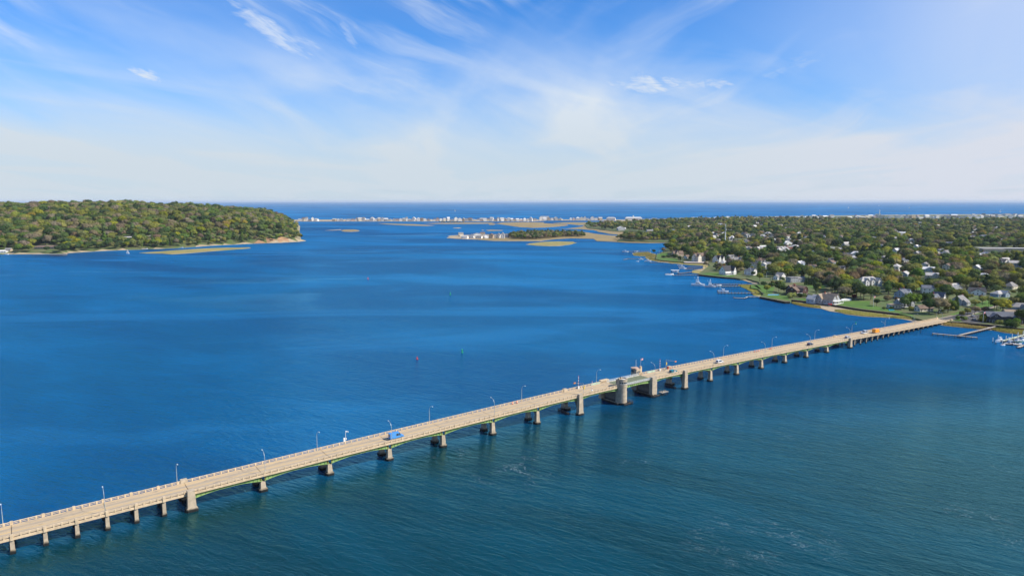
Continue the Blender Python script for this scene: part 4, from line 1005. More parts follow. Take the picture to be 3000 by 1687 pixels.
_win = {}
def window_mesh(w_, h, axis):
    k = (w_, h, axis)
    if k not in _win:
        mb = MB(); f = .12
        def bx(a0, a1, z0, z1, d0, d1):
            if axis == 'y': mb.box(a0, a1, d0, d1, z0, z1)
            else: mb.box(d0, d1, a0, a1, z0, z1)
        mb.slot(0); bx(-w_ / 2 - f, w_ / 2 + f, -f, 0, -.06, .06); bx(-w_ / 2 - f, w_ / 2 + f, h, h + f, -.06, .06); bx(-w_ / 2 - f, -w_ / 2, 0, h, -.06, .06); bx(w_ / 2, w_ / 2 + f, 0, h, -.06, .06)
        mb.slot(1); bx(-w_ / 2, w_ / 2, 0, h, -.03, .03)
        _win[k] = mb.mesh('window', [M_white, M_glass])
    return _win[k]
HOUSES = []
def roof_geo(mb, gb, x0, x1, y0, y1, z, rh, ax, ty, ov=.5):
    """mb roof, gb gable wall"""
    if ty == 'flat': mb.box(x0 - .3, x1 + .3, y0 - .3, y1 + .3, z, z + .35); return
    th = .22
    def P(a, b, zz): return (a, b, zz) if ax == 'x' else (b, a, zz)
    if ax == 'x': a0, a1, b0, b1 = x0, x1, y0, y1
    else: a0, a1, b0, b1 = y0, y1, x0, x1
    m_ = (b0 + b1) / 2; half = (b1 - b0) / 2
    if ty == 'hip':
        i = min(half, (a1 - a0) / 2 - .3); A0, A1, B0, B1 = a0 - ov, a1 + ov, b0 - ov, b1 + ov; zb = z - ov * rh / half
        mb.poly([P(A0, B0, zb), P(A1, B0, zb), P(a1 - i, m_, z + rh), P(a0 + i, m_, z + rh)][::1 if ax == 'x' else -1])
        mb.poly([P(A1, B1, zb), P(A0, B1, zb), P(a0 + i, m_, z + rh), P(a1 - i, m_, z + rh)][::1 if ax == 'x' else -1])
        mb.poly([P(A0, B1, zb), P(A0, B0, zb), P(a0 + i, m_, z + rh)][::1 if ax == 'x' else -1]); mb.poly([P(A1, B0, zb), P(A1, B1, zb), P(a1 - i, m_, z + rh)][::1 if ax == 'x' else -1])
        mb.poly([P(A0, B0, zb - .02), P(A0, B1, zb - .02), P(A1, B1, zb - .02), P(A1, B0, zb - .02)])
        return
    prof = [(b0, z), (m_, z + rh), (b1, z)]
    if ty == 'gambrel': prof = [(b0, z), (b0 + half * .28, z + rh * .62), (m_, z + rh), (b1 - half * .28, z + rh * .62), (b1, z)]
    gb.loft([[P(a0, b, zz) for b, zz in prof], [P(a1, b, zz) for b, zz in prof]])
    for (b_0, z_0), (b_1, z_1) in zip(prof[:-1], prof[1:]):
        d = np.array([b_1 - b_0, z_1 - z_0]); L = np.linalg.norm(d); d = d / L; nn = np.array([-d[1], d[0]])
        e0 = ov if b_0 == b0 else 0; e1 = ov if b_1 == b1 else 0
        s0 = np.array([b_0, z_0]) - d * e0 + nn * .03; s1 = np.array([b_1, z_1]) + d * e1 + nn * .03
        t0, t1 = s0 + nn * th, s1 + nn * th
        lo = [P(a0 - ov, *s0), P(a1 + ov, *s0), P(a1 + ov, *s1), P(a0 - ov, *s1)]; hi = [P(a0 - ov, *t0), P(a1 + ov, *t0), P(a1 + ov, *t1), P(a0 - ov, *t1)]
        mb.prism(lo, hi)
def house(px, py, label, blocks, wall='white', roof='grey', rot=None, chim=(), cat='house', name='house', z=None, group=None, wins=True, scale=1.0, gz=None, porch=None, wsz=(1.0, 1.5), spacing=3.0):
    z = 2.0 if z is None else z
    x, y = at(px, py, z)
    if gz is None:
        zz = float(h_right(np.array([[x, y]]))[0]); x, y = at(px, py, zz); z = zz
    rz = BROT if rot is None else R(rot)
    h = thing(name, label, cat, (x, y, z), rz, group); h.scale = (scale,) * 3
    wb, rb = MB(), MB()
    for b in blocks:
        x0, x1, y0, y1, hh, rh, ax, ty = b
        wb.box(x0, x1, y0, y1, -.8, hh)
        roof_geo(rb, wb, x0, x1, y0, y1, hh, rh, ax, ty)
    wb.build('wall', wmat(wall), h); rb.build('roof', rmat(roof), h)
    for (a, b, c) in chim:
        mb = MB(); mb.box(a - .5, a + .5, b - .4, b + .4, 1, c); mb.box(a - .6, a + .6, b - .5, b + .5, c, c + .25); mb.build('chimney', M_brick, h)
    if wins:
        ww, wh = wsz
        def blocked(a, b, zz, me):
            for q in blocks:
                if q is me: continue
                if q[0] - .05 < a < q[1] + .05 and q[2] - .05 < b < q[3] + .05 and zz < q[4] + q[5] * .5: return True
            return False
        for b in blocks:
            x0, x1, y0, y1, hh, rh, ax, ty = b
            for st in range(max(1, int(hh / 2.9))):
                zz = .9 + st * 2.9
                n_ = max(1, int((x1 - x0) / spacing))
                for i in range(n_):
                    a = x0 + (i + .5) * (x1 - x0) / n_
                    for yy in (y0 - .01,):
                        if not blocked(a, yy - .3, zz, b): link('window', window_mesh(ww, wh, 'y'), h, (a, yy, zz))
                n_ = max(1, int((y1 - y0) / spacing))
                for i in range(n_):
                    c = y0 + (i + .5) * (y1 - y0) / n_
                    for xx, e in ((x0 - .01, -.3),):
                        if not blocked(xx + e, c, zz, b): link('window', window_mesh(ww, wh, 'x'), h, (xx, c, zz))
            if ty in ('gable', 'gambrel') and rh > 2.6:
                m_ = (x0 + x1) / 2
                if ax == 'y': link('window', window_mesh(ww, wh * .8, 'y'), h, (m_, y0 - .01, hh + .5))
                else: link('window', window_mesh(ww, wh * .8, 'x'), h, (x0 - .01, (y0 + y1) / 2, hh + .5))
        if blocks[0][4] > 2.4:
            x0, x1, y0 = blocks[0][:3]
            mb = MB(); mb.box(x0 + .9, x0 + 1.9, y0 - .05, y0 + .02, 0, 2.1); mb.build('door', mat('door_dark', (0.07, 0.05, 0.04), 0.6), h)
    if porch:
        x0, x1, y0, y1, hh = porch
        pb = MB()
        for a in np.linspace(x0 + .2, x1 - .2, max(2, int((x1 - x0) / 2.5))): pb.box(a - .12, a + .12, y0 + .1, y0 + .34, 0, hh)
        pb.box(x0, x1, y0, y1, hh, hh + .25); pb.box(x0, x1, y0, y1, -.3, .12); pb.build('porch', M_white, h)
    rad = max(max(abs(b[0]), abs(b[1]), abs(b[2]), abs(b[3])) for b in blocks) * scale
    HOUSES.append((x, y, rad, label))
    return h
# (x0,x1,y0,y1,wall height,roof height,ridge axis,type)
house(2343, 864, 'dark brown gambrel house with white window trim behind the curved sea wall', [(-5, 5, -6, 7, 4.6, 5.2, 'y', 'gambrel'), (-11, -5, -3, 8, 5.5, 3.5, 'x', 'gable'), (5, 11, 0, 7, 4.5, 3, 'x', 'gable'), (-4, 8, 7, 14, 6, 3.6, 'x', 'gable')], 'brown', 'brown', chim=((-2, 5, 11), (3, 9, 10.6)), porch=(-11, -5, -6, -3, 3))
house(2400, 884, 'low pale grey cottage with paired gables left half beside the sea wall', [(-6, 2, -4, 5, 3.6, 3.4, 'y', 'gable'), (-13, -6, -2, 6, 3.6, 3.2, 'y', 'gable')], 'blue', 'light')
house(2437, 888, 'grey shingled waterfront house with two big gables and a cupola behind the beach', [(-8, 0, -5, 7, 4.2, 4.6, 'y', 'gable'), (0, 9, -3, 7, 4.2, 4.8, 'y', 'gable'), (-10, 11, 5, 12, 4.6, 4.2, 'x', 'gable')], 'grey', 'tan', chim=((-1, 7, 10.5),), porch=(-8, 8, -7.5, -5, 3))
house(2550, 838, 'large white house with a long grey roof and three dormer gables among trees', [(-12, 12, 0, 10, 6.5, 4.0, 'x', 'hip'), (-8, -3, -2, 4, 6.2, 3.2, 'y', 'gable'), (0, 5, -2, 4, 6.2, 3.2, 'y', 'gable'), (7, 12, -4, 4, 6.2, 3.2, 'y', 'gable')], 'white', 'light', rot=12, chim=((8, 8, 11.5),))
house(2652, 874, 'two storey blue grey shorefront house with white windows and brick chimney', [(-11, 1, -4, 6, 5.8, 3.6, 'x', 'gable'), (1, 10, -2, 8, 5.4, 3.8, 'y', 'gable')], 'blue', 'slate', chim=((9, 6, 10), (-8, 3, 10)))
house(2620, 902, 'low flat white pavilion beside the swimming pool', [(-5.5, 4.5, -3.5, 3.5, 3.4, 0, 'x', 'flat')], 'cream', 'tan', rot=10, name='pavilion', cat='pavilion')
house(2652, 897, 'grey poolside house with a white porch railing', [(-8, 8, -2, 6, 3.8, 3.2, 'x', 'gable'), (1, 6, -5, 2, 3.8, 3.2, 'y', 'gable')], 'grey', 'light', rot=20, porch=(-8, 1, -4.5, -2, 2.8))
house(2287, 818, 'small white gabled house above the sandy cove', [(-5, 5, -4, 5, 4.5, 4, 'y', 'gable'), (-10, -5, -2, 4, 3.5, 2.5, 'x', 'gable')], 'white', 'grey')
house(2335, 826, 'modern flat roofed grey house behind the row of tall cedars', [(-12, -2, -4, 5, 5.8, 0, 'x', 'flat'), (-2, 10, -3, 6, 4.2, 2.2, 'x', 'gable')], 'grey', 'grey', rot=15, chim=((11, 2, 8),))
house(2051, 766, 'big cream three storey mansion with steep brown roof near the point', [(-11, 11, -2, 8, 8.5, 5, 'x', 'gable'), (-11, -3, -5, 2, 8.5, 4.5, 'y', 'gable')], 'cream', 'brown', chim=((-9, 6, 15), (0, 6, 14.5)))
house(2134, 804, 'white house with a steep dark roof on the green lawn by the sea wall', [(-11, 6, -3, 7, 5.2, 6.5, 'x', 'gable'), (3, 9, -6, 4, 5.2, 6.0, 'y', 'gable')], 'white', 'dark', chim=((10, 1, 10), (-4, 5, 13.5)), porch=(-11, 3, -5.5, -3, 2.8))
house(2108, 768, 'white house with dark gables and orange chimney right of the mansion', [(-9, 9, -2, 7, 6, 5, 'x', 'gable'), (-7, -1, -4, 2, 6, 5, 'y', 'gable'), (3, 8, -4, 2, 6, 4.5, 'y', 'gable')], 'white', 'dark', chim=((4, 5, 13),))
house(2158, 769, 'low house with a grey dormered roof among trees behind the sea wall', [(-11, 11, -3, 6, 4, 4.5, 'x', 'gable'), (3, 7, -4.5, 1, 4.5, 4, 'y', 'gable')], 'tan', 'grey', rot=8, chim=((5, 4, 10.5),))
house(1986, 752, 'brown shingled house with a pale gable and hedge near the grassy point', [(-10, 10, -3, 6, 5, 5, 'x', 'gable'), (-6, 0, -4, 4, 6.5, 5, 'y', 'gable')], 'tan', 'brown', rot=20, chim=((-3, 5, 12.5),))
house(2012, 757, 'small white garden house below the shingled house', [(-4, 4, -3, 3, 3.2, 2.8, 'x', 'gable')], 'white', 'brown')
house(2707, 911, 'low brown roofed cottage behind the bushes near the bridge end', [(-7, 7, -3, 4, 2.8, 2.6, 'x', 'gable')], 'cream', 'brown', rot=12)
house(2745, 887, 'white gabled house with a blue side wing behind the big tree', [(-9, 3, -2, 5, 5, 3.5, 'x', 'gable'), (3, 9, -4, 6, 5.4, 4.6, 'y', 'gable')], 'white', 'slate', chim=((-2, 3, 10),))
house(2818, 893, 'grey two storey house with a white gable end beside the utility pole', [(-7, 5, -2, 6, 5.4, 3.4, 'x', 'gable'), (-5, 3, -6, 0, 3, 2.6, 'x', 'gable')], 'grey', 'grey', chim=((5.5, 2, 9.5),))
house(2945, 946, 'long dark restaurant building with three low gables facing the marina', [(-13, 16, 0, 9, 5.2, 3.2, 'x', 'gable'), (-12, -4, -3, 4, 4.9, 2.8, 'y', 'gable'), (5, 12, -3, 4, 4.9, 2.8, 'y', 'gable'), (14, 21, -1, 10, 4.9, 3.2, 'y', 'gable')], 'dark', 'slate', rot=-12, cat='restaurant', name='restaurant')
house(2990, 912, 'white house with a grey hip roof right of the road behind the restaurant', [(-8, 9, -3, 6, 4.6, 3, 'x', 'hip'), (-3, 4, -6, 1, 3.6, 3, 'y', 'gable')], 'blue', 'grey', rot=-15)
house(2968, 925, 'low tan roofed house between the restaurant and the parking lot trees', [(-7, 7, -3, 4, 3, 2.2, 'x', 'gable')], 'cream', 'tan', rot=-10)
house(2305, 735, 'long red brick school like building with a flat pale roof', [(-22, 18, -6, 8, 8, 0, 'x', 'flat'), (12, 26, -10, 9, 9, 3, 'x', 'hip'), (-6, -3, -7, -4, 12, 0, 'x', 'flat')], 'brick', 'light', rot=18, cat='building', name='brick_building')
house(2950, 738, 'low shopping centre with a wide pale roof in the trees at the right', [(-50, 60, -8, 14, 7, 0, 'x', 'flat'), (-46, -10, -14, -8, 5, 0, 'x', 'flat')], 'tan', 'light', rot=-10, cat='building', name='shopping_centre')
house(2235, 727, 'low white roofed house left of the brick building', [(-12, 10, -4, 5, 3.6, 2, 'x', 'hip')], 'white', 'white', rot=20)
house(2285, 735.5, 'low house with a broad pale hip roof in front of the brick building', [(-12, 12, -4, 5, 3, 2.2, 'x', 'hip')], 'grey', 'white', rot=14)
house(1970, 683, 'white house with a slate roof at the edge of the inner creek woods', [(-10, 8, -4, 5, 7, 5, 'x', 'gable')], 'white', 'slate', rot=30)
house(1905, 682, 'blue grey house behind the bare trees by the creek', [(-12, 10, -4, 6, 6, 4, 'x', 'gable')], 'blue', 'grey', rot=15)
house(1769, 657.5, 'small white house at the tip of the far woods by the creek', [(-16, 14, -4, 6, 8, 5, 'x', 'gable')], 'white', 'white', rot=10)
house(1820, 675.5, 'pale grey gabled house beside the creek inlet', [(-14, 12, -5, 7, 8, 6, 'y', 'gable'), (4, 16, -3, 6, 6, 4, 'x', 'gable')], 'grey', 'white', rot=20)
# shore cluster near the tall tower, and scattered roofs among the trees
cols = ['white', 'white', 'cream', 'grey', 'blue', 'tan', 'white']; rfs = ['grey', 'light', 'slate', 'brown', 'white', 'dark', 'light']
scat = [(2092, 690), (2104, 696), (2118, 688), (2088, 700), (2100, 712), (2112, 716), (2138, 714), (2150, 718), (2160, 708), (2140, 703), (2172, 716), (2186, 711), (2196, 716), (2188, 697), (2204, 694), (2178, 690), (2234, 695), (2250, 690), (2262, 697), (2242, 704), (2258, 706), (2274, 712),
        (2512, 708), (2478, 723), (2506, 713), (2575, 730), (2610, 687), (2645, 689), (2688, 696), (2714, 693), (2739, 705), (2618, 712), (2630, 706), (2626, 743), (2705, 733), (2842, 703), (2826, 683), (2850, 686), (2901, 691), (2934, 712), (2960, 708), (2984, 712), (2432, 733), (2455, 713), (2492, 700), (2560, 705), (2660, 720), (2790, 708), (2780, 722), (2760, 690), (2880, 700), (2335, 715), (2360, 705), (2390, 690), (2415, 700), (2340, 690), (2445, 670), (2560, 672), (2700, 668), (2800, 665), (2920, 672), (2970, 680), (2300, 672), (2210, 668), (2130, 668), (2060, 672), (2020, 668), (2870, 760), (2930, 775), (2775, 790), (2590, 760), (2500, 765), (2460, 800), (2985, 800), (2730, 820), (2880, 815), (2650, 810), (2380, 745), (2430, 768), (2960, 845), (2790, 850), (2720, 860), (2860, 862), (2925, 868)]
hr_ = random.Random(41)
for _ in range(75):
    scat.append((hr_.uniform(2090, 2998), 655 + 150 * hr_.random() ** 1.5))
scat = [q for i, q in enumerate(scat) if all(math.hypot((q[0] - o[0]) / 14, (q[1] - o[1]) / 6) > 1 for o in scat[:i])]
adj_size = ['small', 'compact', 'wide', 'tall', 'long']
landmarks = [(2124, 715, 'the tall radio tower'), (2305, 735, 'the red brick building'), (2550, 835, 'the dormered house'), (2950, 738, 'the shopping centre'), (2051, 765, 'the cream mansion'), (2576, 640, 'the white water tower'), (2343, 860, 'the gambrel house'), (2745, 886, 'the white gabled house'), (2945, 945, 'the dark restaurant'), (2437, 885, 'the twin gable house'), (2652, 874, 'the blue grey shorefront house'), (2818, 893, 'the pole side house'), (1986, 750, 'the shingled house'), (2134, 803, 'the steep roofed house'), (2196, 830, 'the sandy cove'), (2870, 930, 'the parking lot')]
def near_landmark(px, py):
    best = min(landmarks, key=lambda q: math.hypot(q[0] - px, (q[1] - py) * 3)); dx, dy = px - best[0], py - best[1]
    if abs(dx) > abs(dy) * 3: w_ = ('just right of ' if dx < 60 else 'well right of ') if dx > 0 else ('just left of ' if dx > -60 else 'well left of ')
    else: w_ = 'behind ' if dy < 0 else 'in front of '
    if abs(dx) > 25 and w_ in ('behind ', 'in front of '): w_ = w_ + ('and right of ' if dx > 0 else 'and left of ')
    return w_ + best[2]
used_l = {}
for i, (px, py) in enumerate(scat):
    c_, r_2 = cols[rnd.randrange(7)], rfs[rnd.randrange(7)]; d_ = dist_at(px, py, 3)
    w1 = rnd.uniform(6, 9) * (1.15 if py < 730 else 1); dd = rnd.uniform(4, 5.5); hh = rnd.choice([3.5, 6, 6.3]); ax = rnd.choice('xy')
    bl = [(-w1, w1, -dd, dd, hh, rnd.uniform(2.6, 4), 'x', rnd.choice(['gable', 'gable', 'hip']))]
    if rnd.random() < .6: bl.append((rnd.uniform(-w1, 0), rnd.uniform(1, w1), -dd - 3, 0, hh, 3, 'y', 'gable'))
    cn = {'white': 'white', 'cream': 'cream', 'grey': 'grey', 'blue': 'bluish', 'tan': 'tan'}[c_]
    rn = {'grey': 'grey', 'light': 'pale', 'slate': 'slate', 'brown': 'brown', 'white': 'whitish', 'dark': 'dark'}[r_2]
    shape = 'two storey' if hh > 4 else 'single storey'
    lab = f'{cn} {shape} {rn} roofed house {near_landmark(px, py)}'
    k = 0
    while lab in used_l and k < 12:
        r_2 = rfs[(rfs.index(r_2) + 1) % 7]; rn = {'grey': 'grey', 'light': 'pale', 'slate': 'slate', 'brown': 'brown', 'white': 'whitish', 'dark': 'dark'}[r_2]
        lab = f'{cn} {shape} {rn} roofed house {near_landmark(px, py)}'; k += 1
    used_l[lab] = 1
    house(px, py, lab, bl, c_, r_2, rot=rnd.choice([36, 30, 20, -20, 45]), chim=((rnd.uniform(-4, 4), 2, hh + 4.3),) if rnd.random() < .5 else (), group='houses among the trees of the town', spacing=4.0, scale=1.0, wins=d_ < 1500)

# far rows: ocean front houses on the barrier strip and on the far shore
def far_house(px, py, zb, wpx, hpx, label, group, wall, roof, flat_=False, hip=False):
    x, y = at(px, py, zb); d = y; W_ = wpx * d / F; H_ = hpx * d / F
    h = thing('beach_house', label, 'house', (x, y, zb), R(rnd.uniform(-18, 18)), group)
    wb, rb = MB(), MB(); hh = H_ * (1.0 if flat_ else .66); dd = min(W_ * .8, 18)
    wb.box(-W_ / 2, W_ / 2, -dd / 2, dd / 2, -.5, hh)
    roof_geo(rb, wb, -W_ / 2, W_ / 2, -dd / 2, dd / 2, hh, H_ - hh, rnd.choice('xy') if not hip else 'x', 'flat' if flat_ else ('hip' if hip else 'gable'), .6)
    if rnd.random() < .5 and not flat_: wb.box(-W_ * .3, W_ * .35, -dd / 2 - 2.5, -dd / 2 + .1, -.5, hh * .55)
    wb.build('wall', wmat(wall), h); rb.build('roof', rmat(roof), h)
    mb = MB(); n_ = max(2, int(W_ / 4.5))
    for st in range(max(1, int(hh / 4.0))):
        for i in range(n_):
            a = -W_ / 2 + (i + .5) * W_ / n_; mb.box(a - .8, a + .8, -dd / 2 - .1, -dd / 2 + .1, 1.4 + st * 3.8, 3.2 + st * 3.8)
    o = mb.build('windows', M_glass, h); o['kind'] = 'stuff'
    HOUSES.append((x, y, W_ / 2, label))
    return h
strip_marks = [(882, 'the headland'), (985, 'the dune gap'), (1150, 'the long marsh strip'), (1290, 'the shrubby marsh'), (1333, 'the sailboat'), (1450, 'the twin grey houses'), (1600, 'the white hotel'), (1720, 'the beach club'), (1850, 'the domed pavilion')]
px = 874; k = 0; seen = {}
adjs = ['narrow white', 'wide cream', 'tall white', 'low grey', 'tall pale', 'small white', 'weathered tan', 'broad white', 'peaked grey', 'squat cream', 'bright white', 'dull pink']
while px < 1760:
    gap = 1571 < px < 1576 or 1645 < px < 1665 or 925 < px < 970
    wpx = rnd.uniform(7, 12.5); hpx = rnd.uniform(6, 10.5)
    if gap: px += wpx; continue
    aj = adjs[k % 12]; wl = {'white': 'white', 'cream': 'cream', 'grey': 'grey', 'pale': 'white', 'tan': 'tan', 'pink': 'pink'}[aj.split()[1]]
    if aj.startswith('low') or aj.startswith('squat'): hpx = 5.5
    if aj.startswith('tall'): hpx = 11.5
    rf = rnd.choice(['light', 'grey', 'light', 'brown', 'white'])
    mk = min(strip_marks, key=lambda q: abs(q[0] - px)); lab = f'{aj} beach house with {dict(light="pale", grey="grey", brown="brown", white="whitish")[rf]} roof {"left" if px < mk[0] else "right"} of {mk[1]}'
    if lab in seen: lab = lab.replace('beach house', 'oceanfront house')
    seen[lab] = 1
    far_house(px + wpx / 2, 647.5 if px < 1560 else 645.0, 1.2, wpx * .92, hpx, lab, 'row of beach houses along the ocean strip', wl, rf, hip=rnd.random() < .3)
    px += wpx * rnd.uniform(.95, 1.15); k += 1
far_house(1596, 644.5, 1.5, 24, 11, 'long blocky white hotel on the ocean strip', None, 'white', 'light', flat_=True)
far_house(1790, 645, 1.5, 26, 9, 'white flat topped beach building right of the hotel on the ocean strip', None, 'white', 'light', hip=True)
# domed beach club
cx2, cy2 = at(1856, 644.5, 1.5)
dc = thing('beach_club', 'long white beach club with a small central cupola on the ocean front', 'beach club', (cx2, cy2, 1.5))
k_ = cy2 / F
mb = MB(); mb.box(-24 * k_, 24 * k_, -8, 8, 0, 6 * k_); mb.build('wall', wmat('white'), dc)
mb = MB(); mb.prism([(-25 * k_, -10, 6 * k_), (25 * k_, -10, 6 * k_), (25 * k_, 10, 6 * k_), (-25 * k_, 10, 6 * k_)], [(-20 * k_, -2, 8.5 * k_), (20 * k_, -2, 8.5 * k_), (20 * k_, 2, 8.5 * k_), (-20 * k_, 2, 8.5 * k_)]); mb.build('roof', rmat('white'), dc)
mb = MB(); mb.cyl(-1 * k_, 0, 8 * k_, 10.5 * k_, 2.2 * k_, n=8); mb.cyl(-1 * k_, 0, 10.5 * k_, 14 * k_, 2.4 * k_, .1, 8); mb.build('cupola', rmat('white'), dc)
# houses on the small peninsula
pen = [(1350, 692, 14, 11, 'cream', 'grey', 'leftmost tan house at the sandy tip of the small peninsula'), (1362, 699, 18, 9, 'white', 'light', 'low pale house in front of the leftmost peninsula house'), (1382, 698, 14, 12, 'white', 'slate', 'tall white gabled house second in the peninsula row'), (1398, 692, 22, 9, 'white', 'light', 'long white house at the back of the peninsula row'),
       (1404, 698.5, 17, 9, 'white', 'grey', 'white porch house in the middle of the peninsula row'), (1414, 690, 14, 10, 'cream', 'brown', 'cream house with chimney behind the peninsula row'), (1424, 698, 14, 11, 'white', 'white', 'white gabled house right of the peninsula porch house'), (1440, 698, 13, 14, 'tan', 'brown', 'tall tan house in the peninsula row'), (1452, 697, 9, 10, 'grey', 'grey', 'narrow grey house between tan and white peninsula houses'), (1461, 697, 9, 14, 'white', 'grey', 'slim tall white house near the right of the peninsula row'), (1473, 698, 11, 17, 'white', 'light', 'tallest white pointed house on the peninsula'), (1485, 695.5, 12, 9, 'grey', 'slate', 'rightmost grey house of the peninsula row beside the woods')]
for px, py, wp, hp, wl, rf, lab in pen: far_house(px, py, .7, wp, hp, lab, 'houses on the small peninsula', wl, rf)
# white buildings of the ocean front behind the town woods
px = 1905; k = 0
fm_ = [(1905, 'the beach club'), (2010, 'the first ocean roofs'), (2150, 'the radio tower'), (2300, 'the dark tree tops'), (2420, 'the left far sail'), (2507, 'the small red steeple'), (2576, 'the white water tower'), (2664, 'the middle far sail'), (2780, 'the long blocks'), (2930, 'the right far sail')]
while px < 3000:
    wpx = rnd.uniform(7, 17); mk = min(fm_, key=lambda q: abs(q[0] - px)); yb = np.interp(px, [1900, 2200, 2700, 3000], [645, 640.5, 634.5, 634.0]) + rnd.uniform(-.5, 6.5)
    dens = 1.0 if px > 2650 else .75
    aj = adjs[(k * 5) % 12]; wl = {'white': 'white', 'cream': 'cream', 'grey': 'grey', 'pale': 'white', 'tan': 'tan', 'pink': 'pink'}[aj.split()[1]]
    if rnd.random() < dens:
        lab = f'{aj} ocean front block {"left" if px < mk[0] else "right"} of {mk[1]}' + ('' if k % 2 else ' above the trees')
        fh = far_house(px, yb, 3.0, wpx, rnd.uniform(4.5, 9.5), lab, 'ocean front buildings behind the town', wl, rnd.choice(['light', 'white', 'grey']), flat_=rnd.random() < .65)
        fh['category'] = 'building'; fh.name = 'apartment_block' if wpx > 12 else 'beach_building'
    px += wpx * rnd.uniform(.6, 1.0); k += 1

# left-hand shore houses on the slope
def hit_left(px, py):
    u, v = (px - CX) / F, (CY - py) / F; dz = -SP + v * CP; dy = CP + v * SP
    T = np.arange(1100, 3200, 3.0); A = np.stack([u * T, dy * T], 1); z = CH + dz * T; h = h_left(A)
    i = np.argmax(z <= h); return A[i][0], A[i][1], float(h[i])
def lhouse(px, py, wpx, hpx, label, wall, roof, ty='gable', rot=10):
    x, y, z = hit_left(px, py); k = y / F; W_ = wpx * k; H_ = hpx * k
    h = thing('hillside_house', label, 'house', (x, y, z), R(rot)); wb, rb = MB(), MB(); hh = H_ * .6
    wb.box(-W_ / 2, W_ / 2, -4, 5, -4, hh); roof_geo(rb, wb, -W_ / 2, W_ / 2, -4, 5, hh, H_ - hh, 'x', ty, .8)
    wb.build('wall', wmat(wall), h); rb.build('roof', rmat(roof), h)
    n_ = max(2, int(W_ / 4))
    for i in range(n_): link('window', window_mesh(1.8, 1.6, 'y'), h, (-W_ / 2 + (i + .5) * W_ / n_, -4.01, .8))
    HOUSES.append((x, y, W_ / 2 + 4, label))
lhouse(140, 728, 66, 9, 'long low brown roofed house above the wooden landing on the left shore', 'dark', 'brown', 'hip')
lhouse(26, 736, 14, 9, 'small shingled boathouse at the left edge of the shore', 'tan', 'grey')
lhouse(6, 739.5, 26, 7, 'white tent roofed beach building at the far left shore', 'white', 'white', 'hip')
lhouse(299, 709, 20, 13, 'white and blue house with a deck half hidden on the left hillside', 'white', 'slate')
lhouse(368, 703, 32, 9, 'long pale grey roofed house on the left hillside', 'cream', 'light')
lhouse(448, 690, 29, 9, 'long white house beside the brown tree on the left hillside', 'white', 'light')
lhouse(532, 668, 24, 4, 'low tan garden wall house high on the left hillside', 'tan', 'brown')

# ------------------------------------------------------------------ docks, piles, boats
def dock(a_px, b_px, label, wd=1.6, z=1.3, sp=3.0, post=0.9, deckm=None, group='private docks along the right shore', name='dock', pz=1.0):
    A = np.array(at(*a_px, z)); B = np.array(at(*b_px, z)); L = np.linalg.norm(B - A); rz = math.atan2(*(B - A)[::-1])
    d = thing(name, label, 'dock', (A[0], A[1], 0), rz, group)
    mb = MB(); mb.box(0, L, -wd / 2, wd / 2, z - .22, z); mb.build('deck', deckm or M_plank, d)
    mb = MB(); mb.box(0, L, -wd / 2 - .06, -wd / 2, z - .5, z - .05); mb.box(0, L, wd / 2, wd / 2 + .06, z - .5, z - .05); mb.build('stringer', M_pile, d)
    n_ = max(1, int(L / sp)); me = None
    for i in range(n_ + 1):
        for sg in (-1, 1):
            if me is None: q = MB(); q.cyl(0, 0, -2, z + post, .17 * pz, n=6); me = q.mesh('pile', M_pile)
            p = link('pile', me, d, (i * L / n_, sg * (wd / 2 + .17), rnd.uniform(-.3, .1)))
    return d
dz7 = lambda a, b: ((1800 + a / 5.152), (700 + b / 5.152))
D = dz7
dock(D(2180, 685), D(1480, 680), 'long dock with the two sport fishing boats, upper walkway', 1.8, 1.5, 3.4)
dock(D(1900, 708), D(1530, 712), 'shorter dock arm just below the long fishing boat dock', 1.8, 1.3, 3.4)
dock(D(2125, 815), D(1565, 812), 'straight dock beside the white centre console boat', 1.7, 1.4, 3.6, 1.6)
dock(D(2220, 868), D(2020, 868), 'pale gangway leading from the curved sea wall corner', 1.6, 1.2, 4.5, .3, M_whitem)
dock(D(1975, 895), D(1800, 885), 'low pale floating dock at the end of the gangway', 2.4, .6, 6, 1.2, M_plank)
dock(D(2020, 868), D(1965, 890), 'short sloping ramp onto the pale floating dock', 1.2, .9, 3, .2, M_whitem)
dock(D(1290, 540), D(880, 545), 'dock running left from the lawn of the steep roofed house', 1.6, 1.3, 3.6)
dock(D(1180, 495), D(960, 520), 'dock holding the covered boat lift', 1.6, 1.3, 3.6)
dock(D(1330, 445), D(1080, 455), 'dock with small boats beside the marsh bank', 1.6, 1.3, 4)
dock(D(1330, 410), D(1100, 430), 'inner dock close under the marsh bank', 1.6, 1.3, 4)
dock(D(730, 352), D(540, 355), 'short dock with a ramp near the grassy point', 1.5, 1.2, 4)
dock(D(470, 292), D(210, 298), 'thin dock with many posts left of the grassy point', 1.5, 1.2, 4, 1.4)
dock(D(210, 298), D(140, 312), 'small float at the outer end of the thin dock', 2.4, .6, 6, 1.8)
dock(D(540, 180), D(210, 188), 'farthest dock behind the grassy point with tall posts', 1.5, 1.3, 5, 2.6)
dock(D(900, 372), D(845, 372), 'tiny float off the beach below the mansion', 2.2, .6, 6, .6)
dock((2732, 976), (2863, 988), 'timber dock head of the T shaped pier by the bridge', 2.0, 1.7, 3.2, .3, group=None, name='fishing_pier')
dock((2811, 981), (2917, 955.7), 'timber walkway from shore to the T shaped pier head', 1.8, 1.7, 3.2, .3, group=None, name='fishing_pier')
dock((2939, 998), (3060, 964), 'long pale marina dock with tall white capped piles', 2.2, 1.2, 3.2, .4, mat('pale_green_plank', (0.42, 0.45, 0.32), 0.9), group=None, name='marina_dock')
